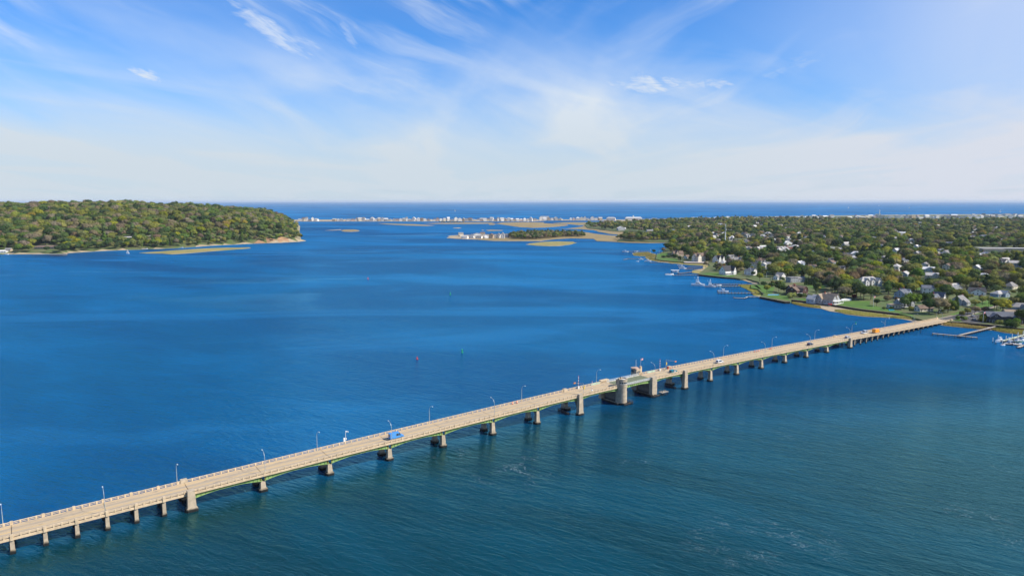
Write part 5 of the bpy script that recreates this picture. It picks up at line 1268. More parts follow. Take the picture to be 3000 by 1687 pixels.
dock((2983, 1017), (3040, 995), 'short finger dock in front of the moored boats', 1.6, .8, 4, .3, group=None, name='marina_dock')
dock((2940, 1006), (3020, 1012), 'cross dock between the moored motor boats', 1.4, .8, 4, .3, group=None, name='marina_dock')
for (px, py), hp, lab in [((2908, 1004), 3.6, 'lone tall white capped pile left of the marina cruiser'), ((2924, 995), 3.4, 'white capped pile behind the marina cruiser'), ((2936, 1009), 3.2, 'thick white capped pile right of the marina cruiser'), ((2946.6, 998), 3.4, 'white capped pile at the outer corner of the marina dock'), ((2964.4, 994), 4.0, 'tallest white capped pile on the far side of the marina dock'), ((2981.5, 990), 4.2, 'slim pile on the far side of the marina dock near the frame edge'), ((2996.7, 986), 4.4, 'white capped pile at the right frame edge'), ((2959, 1010), 2.8, 'white capped pile among the moored marina boats'), ((2972, 1004), 2.8, 'white capped pile between the second boat pair'), ((2915, 1008), 1.5, 'short dark pile left of the cruiser'), ((2918, 1009), 1.2, 'second short dark pile left of the cruiser'), ((2697, 976), 3.0, 'lone dark pile standing in the water before the trestle')]:
    x, y = at(px, py, 0); p_ = thing('mooring_pile', lab, 'pile', (x, y, 0), 0, 'mooring piles around the marina')
    dark = 'dark' in lab
    mb = MB(); mb.cyl(0, 0, -2, hp if dark else 1.0, .2, n=8); mb.build('post', M_pile, p_)
    if not dark: mb = MB(); mb.cyl(0, 0, 1.0, hp, .24, n=8); mb.cyl(0, 0, hp, hp + .25, .24, .02, 8); mb.build('sleeve', M_whitem, p_)

def hull(mb, L, B, H, slot_top=None):
    n = 9; rings = []
    for i in range(n):
        t = i / (n - 1); x = -L / 2 + L * t
        b = B / 2 * (1 - max(0, (t - .45) / .55) ** 2.2 * .97) * (.92 + .08 * min(1, t * 4)); sh = H * (1 + .35 * max(0, t - .3) ** 1.5); fl = .78 - .3 * max(0, t - .5)
        rings.append([(x, -b * fl, -.25), (x, b * fl, -.25), (x, b, sh), (x, b * .86, sh - .02), (x, -b * .86, sh - .02), (x, -b, sh)])
    mb.loft(rings)
def boat(px, py, label, L=7, kind='runabout', head=0, hullm=None, group=None, z=0.0, name='motor_boat', cat='boat'):
    x, y = at(px, py, 0); b = thing(name, label, cat, (x, y, z), R(head), group)
    B = L * .32; H = .12 * L + .25
    mb = MB(); hull(mb, L, B, H); mb.build('hull', hullm or M_hull, b)
    if kind == 'runabout':
        mb = MB(); mb.prism([(-L * .05, -B * .3, H * .9), (L * .16, -B * .3, H * .9), (L * .16, B * .3, H * .9), (-L * .05, B * .3, H * .9)], [(-.02 * L, -B * .25, H + .55), (L * .07, -B * .25, H + .55), (L * .07, B * .25, H + .55), (-.02 * L, B * .25, H + .55)]); mb.build('windscreen', M_glass, b)
        mb = MB(); mb.box(-L * .38, -L * .12, -B * .34, B * .34, H * .92, H + .12); mb.build('seat', M_patio, b)
        mb = MB(); mb.box(-L / 2 - .3, -L / 2 + .1, -.25, .25, .1, H + .35); mb.build('outboard_motor', M_black, b)
    elif kind == 'ttop':
        mb = MB(); mb.box(-L * .06, L * .1, -B * .2, B * .2, H * .9, H + .9); mb.build('console', M_hull, b)
        mb = MB()
        for sx_ in (-L * .08, L * .1):
            for sy_ in (-B * .22, B * .22): mb.tube([(sx_, sy_, H * .9), (sx_, sy_, H + 1.9)], .05, 5)
        mb.box(-L * .13, L * .15, -B * .32, B * .32, H + 1.9, H + 2.05); mb.build('t_top', M_whitem, b)
        for sy_ in (-.5, .5): mb = MB(); mb.box(-L / 2 - .5, -L / 2 + .05, sy_ - .2, sy_ + .2, .1, H + .5); mb.build('outboard_motor', M_black, b)
        mb = MB()
        for sy_ in (-B * .3, B * .3): mb.tube([(-L * .05, sy_, H + 2), (-L * .3, sy_ * 1.6, H + 3.6)], .03, 4)
        mb.build('rod', M_galv, b)
    elif kind in ('cruiser', 'sportfish'):
        k = L / 14
        mb = MB(); mb.prism([(-L * .2, -B * .38, H * .95), (L * .28, -B * .3, H * 1.05), (L * .28, B * .3, H * 1.05), (-L * .2, B * .38, H * .95)], [(-L * .18, -B * .34, H + 1.5 * k), (L * .12, -B * .28, H + 1.5 * k), (L * .12, B * .28, H + 1.5 * k), (-L * .18, B * .34, H + 1.5 * k)]); mb.build('cabin', M_hull, b)
        mb = MB(); mb.box(-L * .17, L * .14, -B * .372, B * .372, H + .6 * k, H + 1.1 * k); mb.build('cabin_window', M_glass, b)
        mb = MB(); mb.box(-L * .19, L * .1, -B * .33, B * .33, H + 1.5 * k, H + 2.2 * k, .2, .1); mb.build('flybridge', M_hull, b)
        mb = MB(); mb.box(-L * .16, L * .06, -B * .3, B * .3, H + 3.7 * k, H + 3.85 * k)
        for sx_ in (-L * .15, L * .05):
            for sy_ in (-B * .27, B * .27): mb.tube([(sx_, sy_, H + 2.1 * k), (sx_, sy_, H + 3.75 * k)], .05, 5)
        mb.build('hardtop', M_whitem, b)
        if kind == 'sportfish':
            mb = MB()
            for sx_, tx_ in ((-L * .14, -L * .06), (L * .05, -L * .01)):
                for sg in (-1, 1): mb.tube([(sx_, sg * B * .28, H + 2 * k), (tx_, sg * B * .13, H + 7.2 * k)], .06, 5)
            for hz in (5, 6.2, 7.2): mb.box(-L * .08, L * .02, -B * .17, B * .17, H + hz * k, H + hz * k + .08)
            mb.build('tuna_tower', M_whitem, b)
            mb = MB(); mb.cyl(-L * .03, 0, H + 7.3 * k, H + 8.2 * k, .35, .3, 8); mb.build('tower_helm', M_whitem, b)
            mb = MB()
            for sg in (-1, 1): mb.tube([(-L * .02, sg * B * .35, H + 1.6 * k), (-L * .33, sg * B * .8, H + 7.5 * k)], .06, 4, .03)
            mb.build('outrigger', M_whitem, b)
            mb = MB()
            for i in range(8):
                xx = L * (.12 + .045 * i); mb.tube([(xx, -B * .4 * (1 - i * .1), H * 1.1), (xx, -B * .4 * (1 - i * .1), H * 1.1 + .7)], .03, 4)
            mb.build('bow_rail', M_galv, b)
    elif kind == 'skiff':
        mb = MB(); mb.box(-L * .3, -L * .18, -B * .36, B * .36, H * .8, H); mb.box(L * .02, L * .12, -B * .36, B * .36, H * .8, H); mb.build('thwart', M_red if 'red' in label else M_plank, b)
    elif kind == 'sail':
        mb = MB(); mb.tube([(L * .05, 0, H), (L * .05, 0, H + L * 1.35)], .012 * L, 5, .006 * L); mb.build('mast', M_whitem, b)
        mb = MB(); mb.tube([(L * .05, 0, H + L * .12), (-L * .45, L * .06, H + L * .12)], .01 * L, 5); mb.build('boom', M_whitem, b)
        mb = MB(); N = 6
        def sp_(u, v): return (L * .04 - L * .48 * u * (1 - v), L * .10 * math.sin(math.pi * u) * (1 - v), H + L * .15 + L * 1.15 * v)
        for i in range(N):
            for j in range(N): mb.quad(sp_(i / N, j / N), sp_((i + 1) / N, j / N), sp_((i + 1) / N, (j + 1) / N), sp_(i / N, (j + 1) / N))
        mb.build('mainsail', M_white, b)
        mb = MB()
        def sj(u, v): return (L * .47 - (L * .42) * v - L * .36 * (1 - u) * (1 - v), L * .08 * math.sin(math.pi * u) * (1 - v), H + L * .05 + L * 1.05 * v)
        for i in range(N):
            for j in range(N): mb.quad(sj(i / N, j / N), sj((i + 1) / N, j / N), sj((i + 1) / N, (j + 1) / N), sj(i / N, (j + 1) / N))
        mb.build('jib', M_white, b)
    return b
B7 = lambda a, b, *r, **k: boat(1800 + a / 5.152, 700 + b / 5.152, *r, **k)
B7(1262, 706, 'big white sport fishing yacht with a tall tower at the dock end', L=15.5, kind='sportfish', head=-22, name='fishing_yacht', cat='yacht')
B7(1450, 728, 'second sport fishing boat with dark hull band behind the big yacht', L=13, kind='sportfish', head=-12, hullm=mat('grey_gelcoat', (0.45, 0.47, 0.5), 0.3), name='fishing_yacht', cat='yacht')
B7(1640, 803, 'white centre console boat moored at the straight dock', L=11.5, kind='ttop', head=-20)
B7(400, 322, 'small white boat on a lift off the grassy point', L=8, kind='ttop', head=-20, z=1.0)
B7(505, 352, 'white motor boat raised on a lift by the short dock', L=11, kind='cruiser', head=-15, z=1.2)
B7(165, 200, 'white motor boat at the farthest dock behind the point', L=12, kind='ttop', head=-10)
B7(330, 192, 'small boat midway along the farthest dock', L=9, kind='runabout', head=20)
B7(990, 405, 'upper one of three small boats stacked off the beach', L=9, kind='runabout', head=-30)
B7(1012, 428, 'middle one of three small boats off the beach', L=9, kind='ttop', head=-20)
B7(1030, 455, 'lower one of three small boats off the beach', L=11, kind='runabout', head=-8)
B7(925, 515, 'white boat hanging in the covered boat lift', L=9, kind='runabout', head=-10, z=1.3)
B7(830, 545, 'slim white boat tied outside the covered lift', L=12, kind='runabout', head=8)
B7(350, 342, 'little skiff left of the lift boats by the point', L=5, kind='skiff', head=0)
B7(1580, 704, 'small white skiff tied inside the fishing boat dock', L=6, kind='skiff', head=10)
# boat lift canopy
lx, ly = at(1800 + 915 / 5.152, 700 + 522 / 5.152, 0)
lf = thing('boat_lift', 'white covered boat lift on four posts at the dock', 'boat lift', (lx, ly, 0), R(-10))
mb = MB()
for a in (-5, 5):
    for b in (-2.2, 2.2): mb.cyl(a, b, -2, 4.6, .2, n=6)
mb.build('posts', M_pile, lf); mb = MB(); mb.box(-5.6, 5.6, -2.7, 2.7, 4.6, 4.9); mb.build('canopy', M_white, lf)
MG = lambda px, py, *r, **k: boat(px, py, *r, group='boats moored at the marina', **k)
MG(2928, 1001, 'white cabin cruiser at the head of the marina dock', L=8.2, kind='cruiser', head=-160)
MG(2939, 1011.5, 'small tender with a red seat below the cruiser', L=3.4, kind='skiff', head=10)
MG(2956, 1009, 'open white motor boat second from the cruiser', L=6.4, kind='runabout', head=172)
MG(2957, 1001, 'white topped boat behind the second open boat', L=6, kind='ttop', head=175)
MG(2980, 1011, 'sleek white runabout before the finger dock', L=7.2, kind='runabout', head=5)
MG(2983, 1003, 'white boat with a green cover near the marina dock', L=7, kind='cruiser', head=5, hullm=mat('green_gelcoat', (0.12, 0.22, 0.18), 0.4))
MG(2996, 1000, 'white boat at the frame edge by the marina dock', L=7.5, kind='ttop', head=5)
MG(2981, 994, 'boat with blue cover just under the marina dock', L=6.5, kind='runabout', head=8, hullm=M_hullblue)
MG(2990, 1016, 'grey dinghy tied at the finger dock', L=4, kind='skiff', head=20)
for px, py, h_, lab in [(1333, 620, 7.8, 'nearest white sailboat on the sea above the barrier houses'), (2485.5, 610.5, 5.5, 'left one of the two small sailboats far out right'), (2664, 610.5, 5.5, 'middle small sailboat far out to the right'), (2930, 622, 8.5, 'white sailboat at the far right near the beach')]:
    d_ = dist_at(px, py); Ls = h_ * d_ / F / 1.55; boat(px, py, lab, L=Ls, kind='sail', head=rnd.uniform(-20, 20), name='sailboat', cat='sailboat', group='sailboats on the ocean')
for px, py, lab in [(912, 593.2, 'distant white ship near the horizon left of centre'), (1568, 593.6, 'distant white ship near the horizon at centre'), (1748, 592.0, 'faint distant ship on the horizon right of centre'), (2134, 598, 'small white motor boat far out beyond the town'), (2575, 603, 'motor boat with white wake beyond the water tower')]:
    d_ = dist_at(px, py); boat(px, py, lab, L=4.5 * d_ / F, kind='cruiser', head=0, name='distant_ship', cat='ship', group='distant vessels')
boat(1545, 649.8, 'white boat in the channel before the barrier houses', L=14, kind='cruiser', head=0, name='distant_boat')
boat(425, 730.5, 'white boat at the small landing on the left shore', L=12, kind='runabout', head=10)
boat(530, 726.5, 'slim white boat pulled on the left beach', L=13, kind='skiff', head=-20)
boat(375, 743, 'small white daymark boat off the left shore', L=6, kind='sail', head=0, name='small_sailboat', cat='sailboat')
boat(20, 746, 'white boat at the left edge of the shore', L=8, kind='runabout', head=0)
# left landing
dock((100, 744.5), (188, 744), 'long timber landing platform on the left shore', 9, 3.2, 8, .5, group=None, name='landing')
dock((150, 747.5), (195, 747.5), 'lower timber dock of the left landing', 5, 1.4, 6, 3.5, group=None, name='landing')
dock((405, 729.5), (450, 729), 'small dock on the left shore below the white house', 4, 1.0, 8, .5, group=None, name='landing')

def buoy(px, py, m_, lab, can=True, s=1.0):
    x, y = at(px, py, 0); b = thing('buoy', lab, 'buoy', (x, y, 0), 0, 'channel buoys'); b.scale = (s, s, s)
    mb = MB(); mb.cyl(0, 0, -.3, .4, .7, .7, 10); mb.build('float', m_, b)
    mb = MB(); mb.cyl(0, 0, .4, 2.4, .42, .42 if can else .03, 8); mb.build('marker', m_, b)
buoy(1222, 1052, M_red, 'red pointed channel buoy left of the green one', False, .9); buoy(1354, 1033, M_bgreen, 'green can buoy in open water above the bridge'); buoy(1078, 818, M_red, 'small red buoy farthest out at centre left', False, 1.3)
buoy(1319, 864, M_bgreen, 'small green buoy far out in the middle of the bay', True, 1.2); buoy(2507, 950, M_bgreen, 'green buoy floating beyond the bridge near the shore', True, .8); buoy(2605, 932.5, M_white, 'white mooring ball near the beach beside the bridge', True, .5)

# ------------------------------------------------------------------ poles and towers
def pole(px, pyb, h, lab, name='utility_pole', cat='utility pole', flag=False, cross=True, m_=None):
    x, y = at(px, pyb, 2.0); p_ = thing(name, lab, cat, (x, y, 2.0), R(30))
    mb = MB(); mb.cyl(0, 0, 0, h, .16 if cross else .12, .1, 8); mb.build('pole', m_ or (M_trunk if cross else M_whitem), p_)
    if cross: mb = MB(); mb.box(-1.2, 1.2, -.07, .07, h - .8, h - .6); mb.box(.2, .5, -.2, .2, h - 1.9, h - 1.1); mb.build('crossarm', M_galv, p_)
    else: mb = MB(); mb.cyl(0, 0, h, h + .25, .18, .1, 8); mb.build('finial', M_whitem, p_)
    if flag: flag_mesh(p_, 2.6, 1.5, h - .1)
pole(2558, 900, 10.5, 'white flagpole with striped flag on the big green lawn', 'flagpole', 'flagpole', True, False)
pole(2832.8, 914, 9.5, 'utility pole with crossarm beside the approach road'); pole(2896, 901, 11, 'utility pole by the road in front of the red car'); pole(2925, 895, 7.5, 'utility pole farther up the approach road')
pole(2879.5, 945, 9, 'white flagpole at the corner of the parking lot', 'flagpole', 'flagpole', True, False)
for px, py, h, lab in [(1905, 743, 9, 'white pole left of the lone round tree on the point'), (1927, 753, 6.5, 'short white pole below the lone round tree'), (1931, 747, 8.5, 'white pole right of the lone round tree'), (1997.4, 766, 10, 'white flagpole on the lawn before the mansion'), (2245.5, 813.5, 5.5, 'thin white pole behind the sandy cove'), (2258.7, 832, 8, 'white flagpole on the lawn by the cove')]:
    pole(px, py, h, lab, 'flagpole', 'flagpole', False, False)
# radio tower
tx, ty_ = at(2124, 717, 3); kk = ty_ / F
rt = thing('radio_tower', 'tall white radio tower with dish antennas rising above the waterside houses', 'radio tower', (tx, ty_, 3))
mb = MB(); H_ = 61 * kk; mb.cyl(0, 0, 0, H_ * .62, 1.6, 1.1, 8); mb.build('mast', M_whitem, rt)
mb = MB()
for i in range(3):
    a = 2 * math.pi * i / 3; mb.tube([(1.2 * math.cos(a), 1.2 * math.sin(a), H_ * .62), (.5 * math.cos(a), .5 * math.sin(a), H_)], .22, 5)
for q in range(7): mb.cyl(0, 0, H_ * (.64 + q * .05), H_ * (.64 + q * .05) + .3, 1.1 - q * .08, n=6)
mb.build('lattice', M_galv, rt)
mb = MB()
for q, a in ((.7, 0), (.78, 2), (.9, 4)): mb.cyl(1.4 * math.cos(a), 1.4 * math.sin(a), H_ * q, H_ * q + 2.4, .9, n=8)
mb.build('antenna', M_whitem, rt)
tx, ty_ = at(2576, 636, 5); kk = ty_ / F
wt2 = thing('water_tower', 'slim white water tower above the far ocean front buildings', 'tower', (tx, ty_, 5)); mb = MB(); mb.cyl(0, 0, 0, 19 * kk, 1.1 * kk, 1.0 * kk, 10); mb.build('shaft', M_white, wt2); mb = MB(); mb.cyl(0, 0, 19 * kk, 21 * kk, 1.4 * kk, .5 * kk, 10); mb.build('cap', M_white, wt2)
tx, ty_ = at(2507, 640, 5); kk = ty_ / F
st_ = thing('church_steeple', 'small red and white steeple among the far ocean front buildings', 'steeple', (tx, ty_, 5)); mb = MB(); mb.box(-1.8 * kk, 1.8 * kk, -1.8 * kk, 1.8 * kk, 0, 7 * kk); mb.build('tower', M_white, st_); mb = MB(); mb.cyl(0, 0, 7 * kk, 13 * kk, 1.8 * kk, .1, 6); mb.build('spire', mat('spire_red', (0.35, 0.1, 0.1), 0.7), st_)
mx_, my_ = -0.66 * 2000, 2000.0
mz = float(h_left(np.array([[mx_, my_]]))[0])
am = thing('antenna_mast', 'thin antenna mast standing on the wooded ridge at the upper left', 'mast', (mx_, my_, mz)); mb = MB(); mb.cyl(0, 0, 0, 30, .5, .2, 6); mb.build('pole', M_galv, am); mb = MB(); mb.box(-.8, .8, -.3, .3, 26, 28); mb.build('antenna', M_whitem, am)

# pools, patios, cars on land
def slabthing(l, m_, name, label, cat, z, hh=.25):
    P = pts(l, 2.0); c0 = np.mean(P, axis=0); mb = MB(); q = [(p[0] - c0[0], p[1] - c0[1]) for p in P]
    ar = sum(q[i][0] * q[(i + 1) % len(q)][1] - q[(i + 1) % len(q)][0] * q[i][1] for i in range(len(q)))
    if ar < 0: q = q[::-1]
    mb.prism([(a, b, -.5) for a, b in q], [(a, b, hh) for a, b in q]); o = mb.build(name, m_); o.location = (c0[0], c0[1], z); tag(o, label, cat); return o
slabthing(z8([(910, 925), (1000, 925), (1150, 935), (1200, 950), (1060, 950), (920, 935)]), M_patio, 'terrace', 'pink stone terrace in front of the twin gable house', 'terrace', 2.1)
slabthing(z8([(2070, 1065), (2150, 1062), (2170, 1078), (2090, 1085)]), M_pool, 'swimming_pool', 'small turquoise swimming pool beside the flat white pavilion', 'swimming pool', 2.12, .15)
slabthing(z8([(260, 838), (420, 838), (430, 850), (250, 852)]), M_pool, 'swimming_pool', 'narrow pool on the lawn left of the gambrel house', 'swimming pool', 2.12, .15)
slabthing(z7([(1420, 345), (1180, 333), (1040, 345), (1060, 358), (1400, 362)]), M_patio, 'terrace', 'pale seawall terrace below the cream mansion', 'terrace', 2.0)
slabthing(z8([(1360, 918), (1500, 914), (1515, 928), (1380, 936)]), M_white, 'party_tent', 'low white tent roof beside the twin gable house', 'tent', 2.1, 1.2)
def lcar(px, py, lab, col, rz=30, kind='car'):
    x, y = at(px, py, 2.1); vehicle(lab, 'car', 'parked_car', 0, 0, cp('paint_' + lab.split()[0], col), kind, 4.7, 1.9, 1.55, loc=(x, y, 2.12), rz=R(rz))
lcar(2830, 934, 'dark blue parked car in the lot by the bridge end', (0.02, 0.03, 0.06), 5); lcar(2879, 907.5, 'red car on the approach road', (0.6, 0.02, 0.03), 40)
lcar(2832, 911, 'white car leaving the bridge on the approach road', (0.7, 0.7, 0.7), 40); lcar(2853, 938, 'grey parked car nearer the restaurant', (0.2, 0.2, 0.2), 80); lcar(2870, 940, 'black parked car next to the restaurant hedge', (0.01, 0.01, 0.012), 80); lcar(2850, 928, 'silver parked car in the back row of the lot', (0.4, 0.4, 0.42), 80)
# lifeguard-style red and white box on the sea wall
x, y = at(2431.5, 893, 2); rw_ = thing('beach_stairs', 'wooden beach stairs with a red box on the long sea wall', 'stairs', (x, y, 0), R(-53))
mb = MB(); mb.box(-1.6, 1.6, -.6, .6, 2.3, 3.1); mb.build('box', M_red, rw_); mb = MB()
for i in range(7): mb.box(-1.2, 1.2, -.9 - i * .35, -.55 - i * .35, 2.0 - i * .28, 2.1 - i * .28)
mb.build('steps', M_plank, rw_)

# ------------------------------------------------------------------ trees
def crown_mesh(name, m_, seed, shape='round', leaf=1.0, nleaf=720):
    g = np.random.default_rng(seed); V = []; Fc = []
    lobes = []
    if shape == 'round':
        lobes.append((0, 0, 7.8, 4.2))
        for i in range(7):
            a = 2 * math.pi * i / 7 + g.uniform(-.4, .4); r = g.uniform(2.3, 3.6); lobes.append((r * math.cos(a), r * math.sin(a), 7.6 + g.uniform(-1.8, 2.2), g.uniform(1.6, 2.5)))
    elif shape == 'wide':
        lobes.append((-1.2, .4, 7.0, 4.2)); lobes.append((1.6, -.5, 7.3, 3.8))
        for i in range(8):
            a = 2 * math.pi * i / 8 + g.uniform(-.35, .35); r = g.uniform(3.3, 4.9); lobes.append((r * math.cos(a), r * math.sin(a), 6.9 + g.uniform(-1.2, 1.4), g.uniform(1.7, 2.5)))
    elif shape == 'tall':
        for i in range(10):
            a = g.uniform(0, 2 * math.pi); r = g.uniform(0, 1.9); z = 4 + i * .95; lobes.append((r * math.cos(a), r * math.sin(a), z, 2.3 * (1 - abs(i - 4) * .1)))
    elif shape == 'cone':
        for i in range(10): z = 1.5 + i * 1.15; lobes.append((g.uniform(-.25, .25), g.uniform(-.25, .25), z, max(.35, 2.3 - i * .21)))
    elif shape == 'bush':
        for i in range(6):
            a = g.uniform(0, 2 * math.pi); r = g.uniform(0, 1.4); lobes.append((r * math.cos(a), r * math.sin(a), 1.3 + g.uniform(-.3, .5), g.uniform(1.1, 1.6)))
    tot = sum(l[3] ** 2 for l in lobes)
    for (cx, cy, cz, r) in lobes:
        k = int(nleaf * r * r / tot)
        d = g.normal(size=(k, 3)); d /= np.linalg.norm(d, axis=1)[:, None]; d[:, 2] = np.where(d[:, 2] < -.5, -d[:, 2], d[:, 2])
        p = np.array([cx, cy, cz]) + d * r * g.uniform(.82, 1.18, (k, 1)) * np.array([1, 1, .85])
        nrm = d + g.normal(size=(k, 3)) * .22; nrm /= np.linalg.norm(nrm, axis=1)[:, None]
        t = np.cross(nrm, g.normal(size=(k, 3))); t /= np.linalg.norm(t, axis=1)[:, None]; b = np.cross(nrm, t)
        s = leaf * g.uniform(.45, .95, (k, 1))
        q0 = p - t * s * .5 - b * s * .4; q1 = p + t * s * .6 - b * s * .3; q2 = p + t * s * .1 + b * s * .65
        n0 = len(V)
        for i in range(k): V += [tuple(q0[i]), tuple(q1[i]), tuple(q2[i])]; Fc.append((n0 + 3 * i, n0 + 3 * i + 1, n0 + 3 * i + 2))
        # inner mass: low octahedral ball
        rr = r * .86; n0 = len(V); N = 7
        V += [(cx, cy, cz - rr * .8)]
        for zz, kq in ((-.35, .85), (.35, .9)):
            for i in range(N): a = 2 * math.pi * (i + (.5 if zz > 0 else 0)) / N; V.append((cx + rr * kq * math.cos(a), cy + rr * kq * math.sin(a), cz + rr * zz))
        V.append((cx, cy, cz + rr * .92))
        for i in range(N):
            j = (i + 1) % N
            Fc += [(n0, n0 + 1 + j, n0 + 1 + i), (n0 + 1 + i, n0 + 1 + j, n0 + 1 + N + i), (n0 + 1 + j, n0 + 1 + N + j, n0 + 1 + N + i), (n0 + 1 + N + i, n0 + 1 + N + j, n0 + 1 + 2 * N)]
    me = bpy.data.meshes.new(name); me.from_pydata(V, [], Fc); me.materials.append(m_); me.update(); return me
def trunk_mesh(h=7, r=.32):
    mb = MB(); mb.tube([(0, 0, -2), (.1, 0, h * .5), (.0, .1, h)], r, 6, r * .55)
    for a in (0, 2.1, 4.2): mb.tube([(0, 0, h * .55), (1.6 * math.cos(a), 1.6 * math.sin(a), h * .9)], r * .4, 4, r * .15)
    return mb.mesh('trunk', M_trunk)
TR = trunk_mesh(); TRs = trunk_mesh(2, .15)
FK = {'dark green': (0.055, 0.090, 0.030), 'olive green': (0.195, 0.205, 0.055), 'mid green': (0.120, 0.175, 0.045), 'yellow green': (0.27, 0.275, 0.05), 'mustard yellow': (0.30, 0.23, 0.07), 'russet brown': (0.20, 0.15, 0.085), 'grey brown': (0.23, 0.190, 0.115)}
PROTO = []
combos = [('dark green', 'round'), ('olive green', 'wide'), ('olive green', 'round'), ('mid green', 'round'), ('mid green', 'wide'), ('yellow green', 'wide'), ('mustard yellow', 'wide'), ('russet brown', 'round'), ('grey brown', 'wide'), ('dark green', 'tall'), ('dark green', 'cone'), ('yellow green', 'round'), ('mid green', 'tall'), ('grey brown', 'round'), ('dark green', 'wide')]
PW = {'right': [7, 13, 12, 12, 10, 7, 1.6, 1.6, 4, 3, 3, 6, 4, 3, 6], 'left': [6, 14, 13, 11, 10, 4, .5, 2, 9, 1, .6, 3.5, 1.5, 8, 8]}
pcol = bpy.data.collections.new('tree_kinds')
for i, (k, sh) in enumerate(combos):
    me = crown_mesh('crown', foliage_mat('leaves_' + k.replace(' ', '_'), FK[k]), 100 + i, sh)
    ob = bpy.data.objects.new('tree_kind_%02d' % i, me); pcol.objects.link(ob); PROTO.append((k, sh, me))
def scatter(name, P, label, cat):
    """P: rows x,y,z,rot,scale,kind -> one object of instanced trees"""
    me = bpy.data.meshes.new(name); me.from_pydata([tuple(p[:3]) for p in P], [], [])
    for nm, ty in (('rot', 'FLOAT_VECTOR'), ('scl', 'FLOAT_VECTOR'), ('idx', 'INT')): me.attributes.new(nm, ty, 'POINT')
    n_ = len(P); A = np.zeros((n_, 3)); A[:, 2] = P[:, 3]; me.attributes['rot'].data.foreach_set('vector', A.ravel())
    A = np.repeat(P[:, 4:5], 3, 1) * np.stack([np.ones(n_), np.ones(n_), .8 + .4 * _rng.random(n_)], 1); me.attributes['scl'].data.foreach_set('vector', A.ravel())
    me.attributes['idx'].data.foreach_set('value', P[:, 5].astype(np.int32))
    ob = link(name, me)
    ng = bpy.data.node_groups.new('scatter_' + name, 'GeometryNodeTree')
    ng.interface.new_socket('Geometry', in_out='INPUT', socket_type='NodeSocketGeometry'); ng.interface.new_socket('Geometry', in_out='OUTPUT', socket_type='NodeSocketGeometry')
    N = ng.nodes; gi = N.new('NodeGroupInput'); go = N.new('NodeGroupOutput'); ip = N.new('GeometryNodeInstanceOnPoints'); ci = N.new('GeometryNodeCollectionInfo')
    ci.inputs['Collection'].default_value = pcol; ci.inputs['Separate Children'].default_value = True; ci.inputs['Reset Children'].default_value = True
    def attr(nm, ty): a = N.new('GeometryNodeInputNamedAttribute'); a.data_type = ty; a.inputs[0].default_value = nm; return a.outputs[0]
    ip.inputs['Pick Instance'].default_value = True
    L_ = ng.links; L_.new(gi.outputs[0], ip.inputs['Points']); L_.new(ci.outputs[0], ip.inputs['Instance']); L_.new(attr('idx', 'INT'), ip.inputs['Instance Index'])
    e2 = N.new('FunctionNodeEulerToRotation'); L_.new(attr('rot', 'FLOAT_VECTOR'), e2.inputs[0]); L_.new(e2.outputs[0], ip.inputs['Rotation']); L_.new(attr('scl', 'FLOAT_VECTOR'), ip.inputs['Scale']); L_.new(ip.outputs[0], go.inputs[0])
    mo = ob.modifiers.new('scatter', 'NODES'); mo.node_group = ng
    tag(ob, label, cat, kind='stuff'); return ob
def points_in(poly, sp0, k=0.0, ymin=0, ymax=1e9, umax=0.95):
    poly = np.array(poly); x0, y0 = poly.min(0); x1, y1 = poly.max(0); y0 = max(y0, ymin); y1 = min(y1, ymax)
    out = []; y = y0
    while y < y1:
        sp_ = max(sp0, k * y); xs = np.arange(max(x0, -umax * y - 50), min(x1, umax * y + 50), sp_)
        if len(xs): out.append(np.stack([xs + _rng.uniform(-.42, .42, len(xs)) * sp_, y + _rng.uniform(-.42, .42, len(xs)) * sp_], 1))
        y += sp_ * .9
    A = np.concatenate(out); return A[inside(A, poly)]
HX = np.array([(h[0], h[1], h[2]) for h in HOUSES])
def clear_houses(A, front=22, lanes=None):
    keep = np.ones(len(A), bool)
    for x, y, r in HX:
        d = np.array([x, y]) / math.hypot(x, y); q = A - np.array([x, y]); al = q @ d; ac = np.abs(q @ np.array([-d[1], d[0]]))
        f = front if y < 2600 else 0
        keep &= ~((ac < r * .85 + 3) & (al > -(r + f)) & (al < r + 3))
        keep &= ~((q ** 2).sum(1) < (r + 5) ** 2)
        if lanes is not None and y < 2800: lanes |= (ac < r * .9 + 2) & (al > -(r + 0.085 * y + 20)) & (al < 0)      # young trees and shrubs in the yards
    return keep
# right town woods
A = points_in(LR, 12.5, 0.0100, 400)
D_ = pdist(A, LR)
LANE = np.zeros(len(A), bool); keep = clear_houses(A, lanes=LANE)
for l in LAWNS + [PARK, ROADPOLY]: keep &= ~inside(A, l) & (pdist(A, l) > 4.0)
clear_poly = [pts(z8([(100, 850), (560, 640), (620, 640), (1120, 760), (1350, 870), (1620, 900), (1990, 890), (2320, 1000), (2330, 1120), (2240, 1140), (600, 920)]), 2.0),
              pts(z6([(1400, 440), (1500, 345), (1850, 285), (2080, 240), (2150, 340), (2576, 300), (2900, 400), (2900, 620), (2300, 520)]), 2.0),
              pts(z7([(600, 200), (860, 190), (1150, 330), (1450, 355), (1500, 480), (1850, 560), (1850, 600), (1300, 545), (1000, 350), (620, 330)]), 2.0),
              pts(z7([(1850, 600), (2300, 560), (2480, 600), (2480, 700), (2576, 900), (2300, 890), (2050, 700)]), 2.0)]
for l in clear_poly: keep &= ~(inside(A, l) & (vnoise(A, 25, 8) < .80))
keep &= D_ > np.where(A[:, 1] > 1500, 8, 10)
keep &= vnoise(A, 45, 12) > .13
xs_ = CX + A[:, 0] / A[:, 1] * F * 1.008
